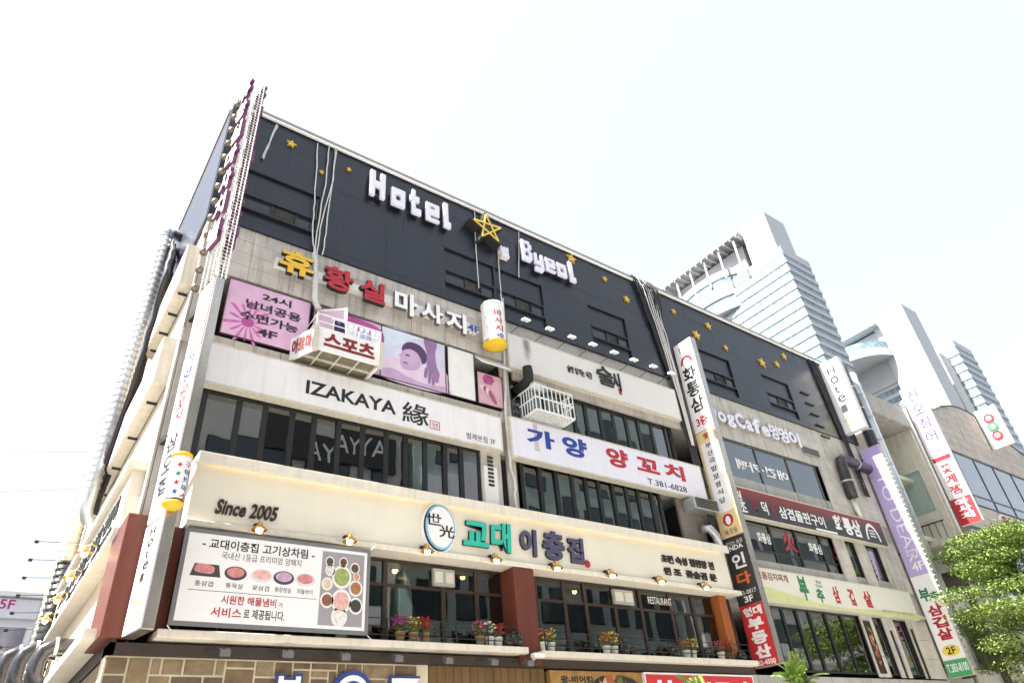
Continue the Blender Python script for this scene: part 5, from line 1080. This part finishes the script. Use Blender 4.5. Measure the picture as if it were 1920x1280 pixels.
for k, (x, m) in enumerate(((52.3, DREDP), (55.0, GREENP), (57.8, DREDP), (60.4, mat('pale_disc', (.6, .58, .52), .5)))):
    t = thing('round_emblem', ('left dark red round emblem under the neighbour window band', 'green round emblem under the neighbour window band', 'right dark red round emblem under the neighbour window band', 'pale round emblem under the neighbour window band')[k], 'emblem', (x, -.1, 13.3), 0, 'round emblems on the neighbour front')
    MB().prism([(x + .62 * math.cos(2 * math.pi * i / 24), 14.0 + .62 * math.sin(2 * math.pi * i / 24)) for i in range(24)], -.2, -.06).build('rim', WHITE, t); MB().prism([(x + .52 * math.cos(2 * math.pi * i / 24), 14.0 + .52 * math.sin(2 * math.pi * i / 24)) for i in range(24)], -.22, -.2).build('disc', m, t)
# squid blade sign with crab and massage faces
zs3 = [zb(*p, 45.0) for p in ((1680, 735), (1752, 856), (1790, 935), (1806, 985))]
t, T = blade('squid_blade_sign', 'white blade sign with violet Korean letters above a red massage face', 45.0, -.12, 1.25, zs3[3], zs3[0], .28, [(zs3[1], zs3[0], WHITEP), (zs3[2], zs3[1], WHITEP), (zs3[3], zs3[2], REDF)], edge=SIGNW)
VIO = mat('violet_print', (.07, .045, .25), .5)
a, b_ = zs3[1], zs3[0]
for k, ch in enumerate('신오징어'): text(ch, (.3, .98, a + (.78 - k * .2) * (b_ - a), a + (.93 - k * .2) * (b_ - a)), 0, VIO, t, T=T, bold=.02)
text('1F', (.4, .85, a + .03 * (b_ - a), a + .1 * (b_ - a)), 0, REDP, t, T=T)
a, b_ = zs3[2], zs3[1]; MB(T).box(.08, 1.17, -.004, 0, a + .86 * (b_ - a), a + .96 * (b_ - a)).build('red_strip', REDP, t)
for k, ch in enumerate('꽃게찜'): text(ch, (.3, .95, a + (.56 - k * .24) * (b_ - a), a + (.77 - k * .24) * (b_ - a)), 0, REDP, t, T=T, bold=.05)
a, b_ = zs3[3], zs3[2]
for k, ch in enumerate('마사지'): text(ch, (.25, 1.0, a + (.72 - k * .26) * (b_ - a), a + (.95 - k * .26) * (b_ - a)), 0, WHITEP, t, T=T, bold=.05)
z1_ = PX(1836, 768, 57.2).z; z0_ = PX(1856, 846, 57.2).z
t, T = blade('traffic_light_sign', 'white blade sign with red, green and red discs on the curved building', 57.2, -.12, 1.5, z0_, z1_, .3, [(z0_, z1_, WHITEP)], edge=SIGNEDGE)
for k, m in enumerate((REDP, GREENP, REDP)):
    zc_ = z0_ + (.72 - k * .22) * (z1_ - z0_)
    MB(T).prism([(.75 + .36 * math.cos(2 * math.pi * i / 20), zc_ + .36 * math.sin(2 * math.pi * i / 20)) for i in range(20)], -.06, 0).build('disc', m, t); MB(T).prism([(.75 + .2 * math.cos(2 * math.pi * i / 20), zc_ + .2 * math.sin(2 * math.pi * i / 20)) for i in range(20)], -.09, -.06).build('disc_centre', mat('pale_disc_centre', (.66, .42, .42), .4), t)
text('당구', (.3, 1.2, z0_ + .06 * (z1_ - z0_), z0_ + .16 * (z1_ - z0_)), 0, BLACKP, t, T=T)

# ================================================================== GLASS TOWERS
TG = mat('tower_glass', (.22, .30, .34), .2, var=.5, scale=.45, ior=1.2)
TW = mat('tower_white_panel', (.46, .47, .48), .5, var=.05, scale=.2)
TGREY = mat('tower_grey', (.42, .42, .43), .6)
def tower(t, x0, x1, y0, y1, z0, z1, fh, top=3.0):
    MB().box(x0 + .3, x1 - .3, y0 + .3, y1 - .3, 0, z1).build('core', TGREY, t)
    z = z1 - top
    MB().box(x0, x1, y0, y1, z, z1).build('parapet', TW, t)
    while z > z0:
        MB().box(x0 + .12, x1 - .12, y0 + .12, y1 - .12, z - fh * .58, z).build('glass_band', TG, t)
        mb = MB(); n_ = int((y1 - y0) / 2.2)
        for k in range(1, n_): mb.box(x0 + .06, x0 + .12, y0 + (y1 - y0) * k / n_ - .06, y0 + (y1 - y0) * k / n_ + .06, z - fh * .58, z)
        n_ = int((x1 - x0) / 2.2)
        for k in range(1, n_): mb.box(x0 + (x1 - x0) * k / n_ - .06, x0 + (x1 - x0) * k / n_ + .06, y0 + .06, y0 + .12, z - fh * .58, z)
        if mb.v: mb.build('mullion', TW, t)['kind'] = 'stuff'
        MB().box(x0 - .1, x1 + .1, y0 - .1, y1 + .1, z - fh, z - fh * .58).build('spandrel', TW, t)
        z -= fh
tA = thing('glass_tower', 'tall pale glass office tower with banded sunlit side and curved wing', 'tower', (168, 70, 0))
tower(tA, 160.5, 175, 54, 98, 60, 131, 3.2)
MB().box(160.5, 171, 55, 64, 131, 146).build('roof_core', TW, tA)
def ellp(cx, cy, rx, ry, z0, z1, m, nm, t): MB().prismz([(cx + rx * math.cos(2 * math.pi * k / 48), cy + ry * math.sin(2 * math.pi * k / 48)) for k in range(48)], z0, z1).build(nm, m, t)
for z0, z1, e, m in ((133, 135.5, .5, TW), (129.5, 133, .2, TG), (126, 129.5, .5, TW), (123.2, 126, .1, TG), (121, 123.2, .5, TW)):
    ellp(164.5, 83, 6.2 + e, 13.2 + e, z0, z1, m, 'curved_wing_band', tA)
MB().box(162, 172, 66, 94, 131, 141).build('upper_wall', TW, tA)
MB().box(157.5, 172, 64, 98, 142.6, 143.6).build('roof_canopy', TGREY, tA)
for k in range(15): MB().box(157.2, 162, 64.3 + k * 2.35, 64.7 + k * 2.35, 141.4, 142.6).build('canopy_beam', TW, tA)
for k in range(6): MB().box(158, 158.6, 66 + k * 6, 66.6 + k * 6, 131, 141.4).build('canopy_post', TW, tA)
tB = thing('glass_tower', 'farther white tower with tall blank core and curved balcony', 'tower', (240, 70, 0))
MB().box(235, 246, 54, 66, 0, 138).build('core', TW, tB)
for k, ch in enumerate('평촌타워빌'):
    Tt = Matrix.Translation((234.95, 58, 0)) @ Matrix.Rotation(-math.pi / 2, 4, 'Z'); text(ch, (-2.2, .2, 92 - k * 5, 95 - k * 5), 0, mat('faded_green_letter', (.25, .35, .33), .5), tB, T=Tt)
tower(tB, 236.5, 262, 66.2, 100, 50, 117, 3.3)
MB().prismz([(238 + 15 * math.cos(2 * math.pi * k / 40), 78 + 15 * math.sin(2 * math.pi * k / 40)) for k in range(40)], 121, 124).build('curved_balcony', TW, tB)
MB().prismz([(238 + 14.6 * math.cos(2 * math.pi * k / 40), 78 + 14.6 * math.sin(2 * math.pi * k / 40)) for k in range(40)], 124, 127).build('balcony_glass', TG, tB)
MB().box(236, 250, 66, 92, 112, 133).build('upper_wall', TW, tB); MB().box(232, 250, 64, 96, 134, 135.2).build('roof_canopy', TGREY, tB)
tC = thing('glass_tower', 'rightmost far glass tower with stepped banded corner', 'tower', (277, 64, 0))
tower(tC, 270, 286, 54, 78, 30, 134, 3.5)
MB().box(262, 270, 58, 76, 0, 128).build('grey_core', mat('tower_plain_grey', (.5, .5, .5), .6), tC)  # core in one even mid grey

# ================================================================== TREES
def leaf_cloud(mb, c, rad, n, size, rnd, droop=.3):
    for _ in range(n):
        while True:
            p = Vector((rnd.uniform(-1, 1), rnd.uniform(-1, 1), rnd.uniform(-1, 1)))
            if .15 < p.length < 1: break
        p = Vector((c[0] + p.x * rad[0], c[1] + p.y * rad[1], c[2] + p.z * rad[2]))
        d = Vector((rnd.uniform(-1, 1), rnd.uniform(-1, 1), rnd.uniform(-.8, .3))).normalized(); u = d.cross(Vector((rnd.uniform(-.3, .3), rnd.uniform(-.3, .3), 1))).normalized(); s_ = size * rnd.uniform(.6, 1.25)
        w_ = d.cross(u) * s_ * .1
        mb.add([p, p + d * s_ * .5 + u * s_ * .28 + w_, p + d * s_, p + d * s_ * .5 - u * s_ * .28 + w_], [(0, 1, 2, 3)])
rnd = random.Random(11)
tr = thing('street_tree', 'leafy green street tree in front of the neighbour building', 'tree', (39.0, -3.5, .13))
MB().tube([(39.6, -3.4, .1), (39.5, -3.4, 2.5), (39.7, -3.3, 4.8), (39.5, -3.4, 8), (39.7, -3.4, 10.4)], [.24, .2, .16, .09, .03], 10).build('trunk', BARK, tr, smooth=True)
crown = MB(); limbs = MB()
for k in range(84):
    a = rnd.uniform(0, 6.28); z = rnd.uniform(3.2, 10.9); R_ = 5.9 * math.sin(math.pi * min(.96, (z - 2.0) / 10.0)) * rnd.uniform(.35, 1)
    e = Vector((39.6 + R_ * math.cos(a), -3.4 + .55 * R_ * math.sin(a), z)); s0 = Vector((39.6, -3.4, max(2.8, z - 1.5)))
    limbs.tube([s0, s0.lerp(e, .5) + Vector((0, 0, .2)), e], [.05, .03, .01], 5)
    leaf_cloud(crown, e, (1.15, 1.0, .34), 480, .16, rnd)
    leaf_cloud(crown, s0.lerp(e, .65), (.8, .8, .3), 130, .18, rnd)
limbs.build('limb', BARK, tr, smooth=True); crown.build('crown', LEAF2, tr)['kind'] = 'stuff'
for i, (x, y, zt_, lb) in enumerate(((14.3, -4, 4.15, 'small leafy sapling top in front of the red estate sign'), (18.4, -4, 4.55, 'light green sapling top with long leaflets under the stacked blade sign'))):
    t = thing('sapling', lb, 'tree', (x, y, .13), 0, 'saplings on the pavement')
    MB().tube([(x, y, .1), (x + .05, y, 2), (x, y, zt_ - .5)], [.06, .05, .03], 8).build('trunk', BARK, t, smooth=True)
    cm = MB()
    for k in range(46):
        a = rnd.uniform(0, 6.28); el = rnd.uniform(.1, 1.2); d = Vector((math.cos(a) * math.cos(el), math.sin(a) * math.cos(el), math.sin(el))); o = Vector((x, y, zt_ - .75 - rnd.uniform(0, .7))); L_ = rnd.uniform(.55, 1.0)
        side = d.cross(Vector((0, 0, 1))).normalized()
        for j in range(9):
            p = o + d * L_ * (j + 2) / 10 + Vector((0, 0, -.25 * (j / 9) ** 2)); 
            for sg in (-1, 1):
                e = p + side * sg * .2 * (1 - j / 14) + d * .06 + Vector((0, 0, -.05)); u = d * .045
                cm.add([p, (p + e) / 2 + u, e, (p + e) / 2 - u], [(0, 1, 2, 3)])
    cm.build('crown', LEAF2, t)['kind'] = 'stuff'

# ================================================================== FAR LEFT BUILDING, POLE WIRES
fb = thing('far_left_building', 'pale building with 5F sign and lilac windows beyond the side wall', 'building', (-4, 34, 0))
MB().box(-16, 2.4, 31, 44, 0, 13.0).build('wall', mat('pale_wall', (.66, .65, .66), .7, var=.06), fb)
MB().box(-16, 2.6, 30.7, 31, 13.0, 13.25).build('coping', WHITE, fb)
MB().box(-16, 2.2, 30.85, 31, 11.9, 12.9).build('sign_band', mat('pale_lilac_band', (.72, .71, .75), .5, var=.03), fb)
text('5F', (.35, 1.05, 12.35, 12.85), 30.85, mat('magenta_print', (.45, .03, .18), .5), fb, bold=.02)
wf = MB().box(-16, 2.2, 30.9, 31, 8.9, 11.5).build('window_frame', WHITE, fb)
for k in range(9):
    for z in (9.0, 10.3): MB().box(-15.8 + k * 2, -14.1 + k * 2, 30.86, 30.9, z, z + 1.15).build('pane', mat('lilac_glass', (.20, .18, .26), .08, ior=1.8), wf)
MB().box(-16, 2.4, 30.8, 31, 6.3, 8.7).build('shop_sign', mat('terracotta_face', (.45, .20, .12), .6, var=.2), fb)
for i, (za, zb_, y) in enumerate(((13.0, 12.6, 18), (11.6, 11.3, 20))):
    o = MB().tube([(-40, y, za + 2), (-18, y + 2, za), (1.9, 9, zb_)], .006, 4).build('overhead_wire', CABLEB, None); tag(o, ('upper thin overhead wire crossing the white sky at the left', 'lower thin overhead wire crossing the white sky at the left')[i], 'wire', 'overhead wires')
t = thing('wire_rack', 'row of cross arms with thin wires strung along the side street', 'wires', (.9, 12, 6))
for k in range(9): MB().tube([(1.9, 10.5 + k * .6, 9.9 - k * .42), (.6, 10.5 + k * .6, 9.8 - k * .42)], .012, 4).build('wire', IRON, t); MB().box(.58, .7, 10.46 + k * .6, 10.54 + k * .6, 9.75 - k * .42, 9.83 - k * .42).build('clamp', IRON, t)

# ================================================================== BUILDINGS ACROSS THE STREET (seen mirrored in the windows)
def opp(label, x0, x1, y, h, wallm, glassm, fl, nw, signs):
    t = thing('opposite_building', label, 'building', ((x0 + x1) / 2, y - 6, 0), 0, 'buildings across the street')
    MB().box(x0, x1, y - 12, y, 0, h).build('wall', wallm, t)
    for k in range(int(h / fl) - 1):
        z = 3.8 + k * fl
        for i in range(nw):
            xa = x0 + .8 + i * (x1 - x0 - 1.2) / nw; wd = (x1 - x0 - 1.2) / nw - .7
            f_ = MB().box(xa, xa + wd, y, y + .06, z, z + fl * .55).build('window', FRAME, t); MB().box(xa + .08, xa + wd - .08, y + .06, y + .075, z + .08, z + fl * .55 - .08).build('pane', glassm, f_)
        if signs and k < 3:
            MB().box(x0 + .5, x1 - .5, y, y + .3, z - 1.05, z - .15).build('sign_band', signs[k % len(signs)], t)
TEALW = mat('teal_wall', (.44, .53, .51), .6, var=.1); GREYW = mat('grey_wall', (.58, .58, .56), .7, var=.1)
OG = mat('opposite_glass', (.05, .07, .08), .08, ior=1.8)
opp('white fronted building mirrored in the third floor windows', -16, 3, -20.5, 22, mat('offwhite_wall', (.62, .61, .58), .7, var=.08), OG, 3.5, 5, [DARKF, SIGNW, SIGNL])
opp('dark sign fronted building mirrored in the left windows', 3.6, 19, -21, 25, GREYW, OG, 3.6, 5, [DARKF, DARKF, SIGNW])
opp('teal fronted building mirrored in the fourth floor windows', 19.6, 44, -21, 30, TEALW, OG, 3.6, 8, None)
opp('grey fronted building mirrored in the right windows', 45, 75, -21, 24, GREYW, OG, 3.6, 7, [SIGNW, REDF])

t2 = [o for o in bpy.data.objects if o.get('label') == 'dark sign fronted building mirrored in the left windows'][0]
MB().box(9.5, 18.5, -21, -20.7, 19.4, 21.9).build('sign_band', DARKF, t2)
To = Matrix.Translation((18, -20.69, 0)) @ Matrix.Rotation(math.pi, 4, 'Z')
text('MAYA', (.3, 4.2, 20.1, 21.3), 0, WHITEP, t2, T=To)
t3 = [o for o in bpy.data.objects if o.get('label') == 'teal fronted building mirrored in the fourth floor windows'][0]
for xa, za, hh in ((20.2, 17.6, 3.2), (22.2, 17.6, 3.2), (24.2, 18.2, 2.4)): MB().box(xa, xa + 1.6, -21, -20.8, za, za + hh).build('window_notice', SIGNL, t3)
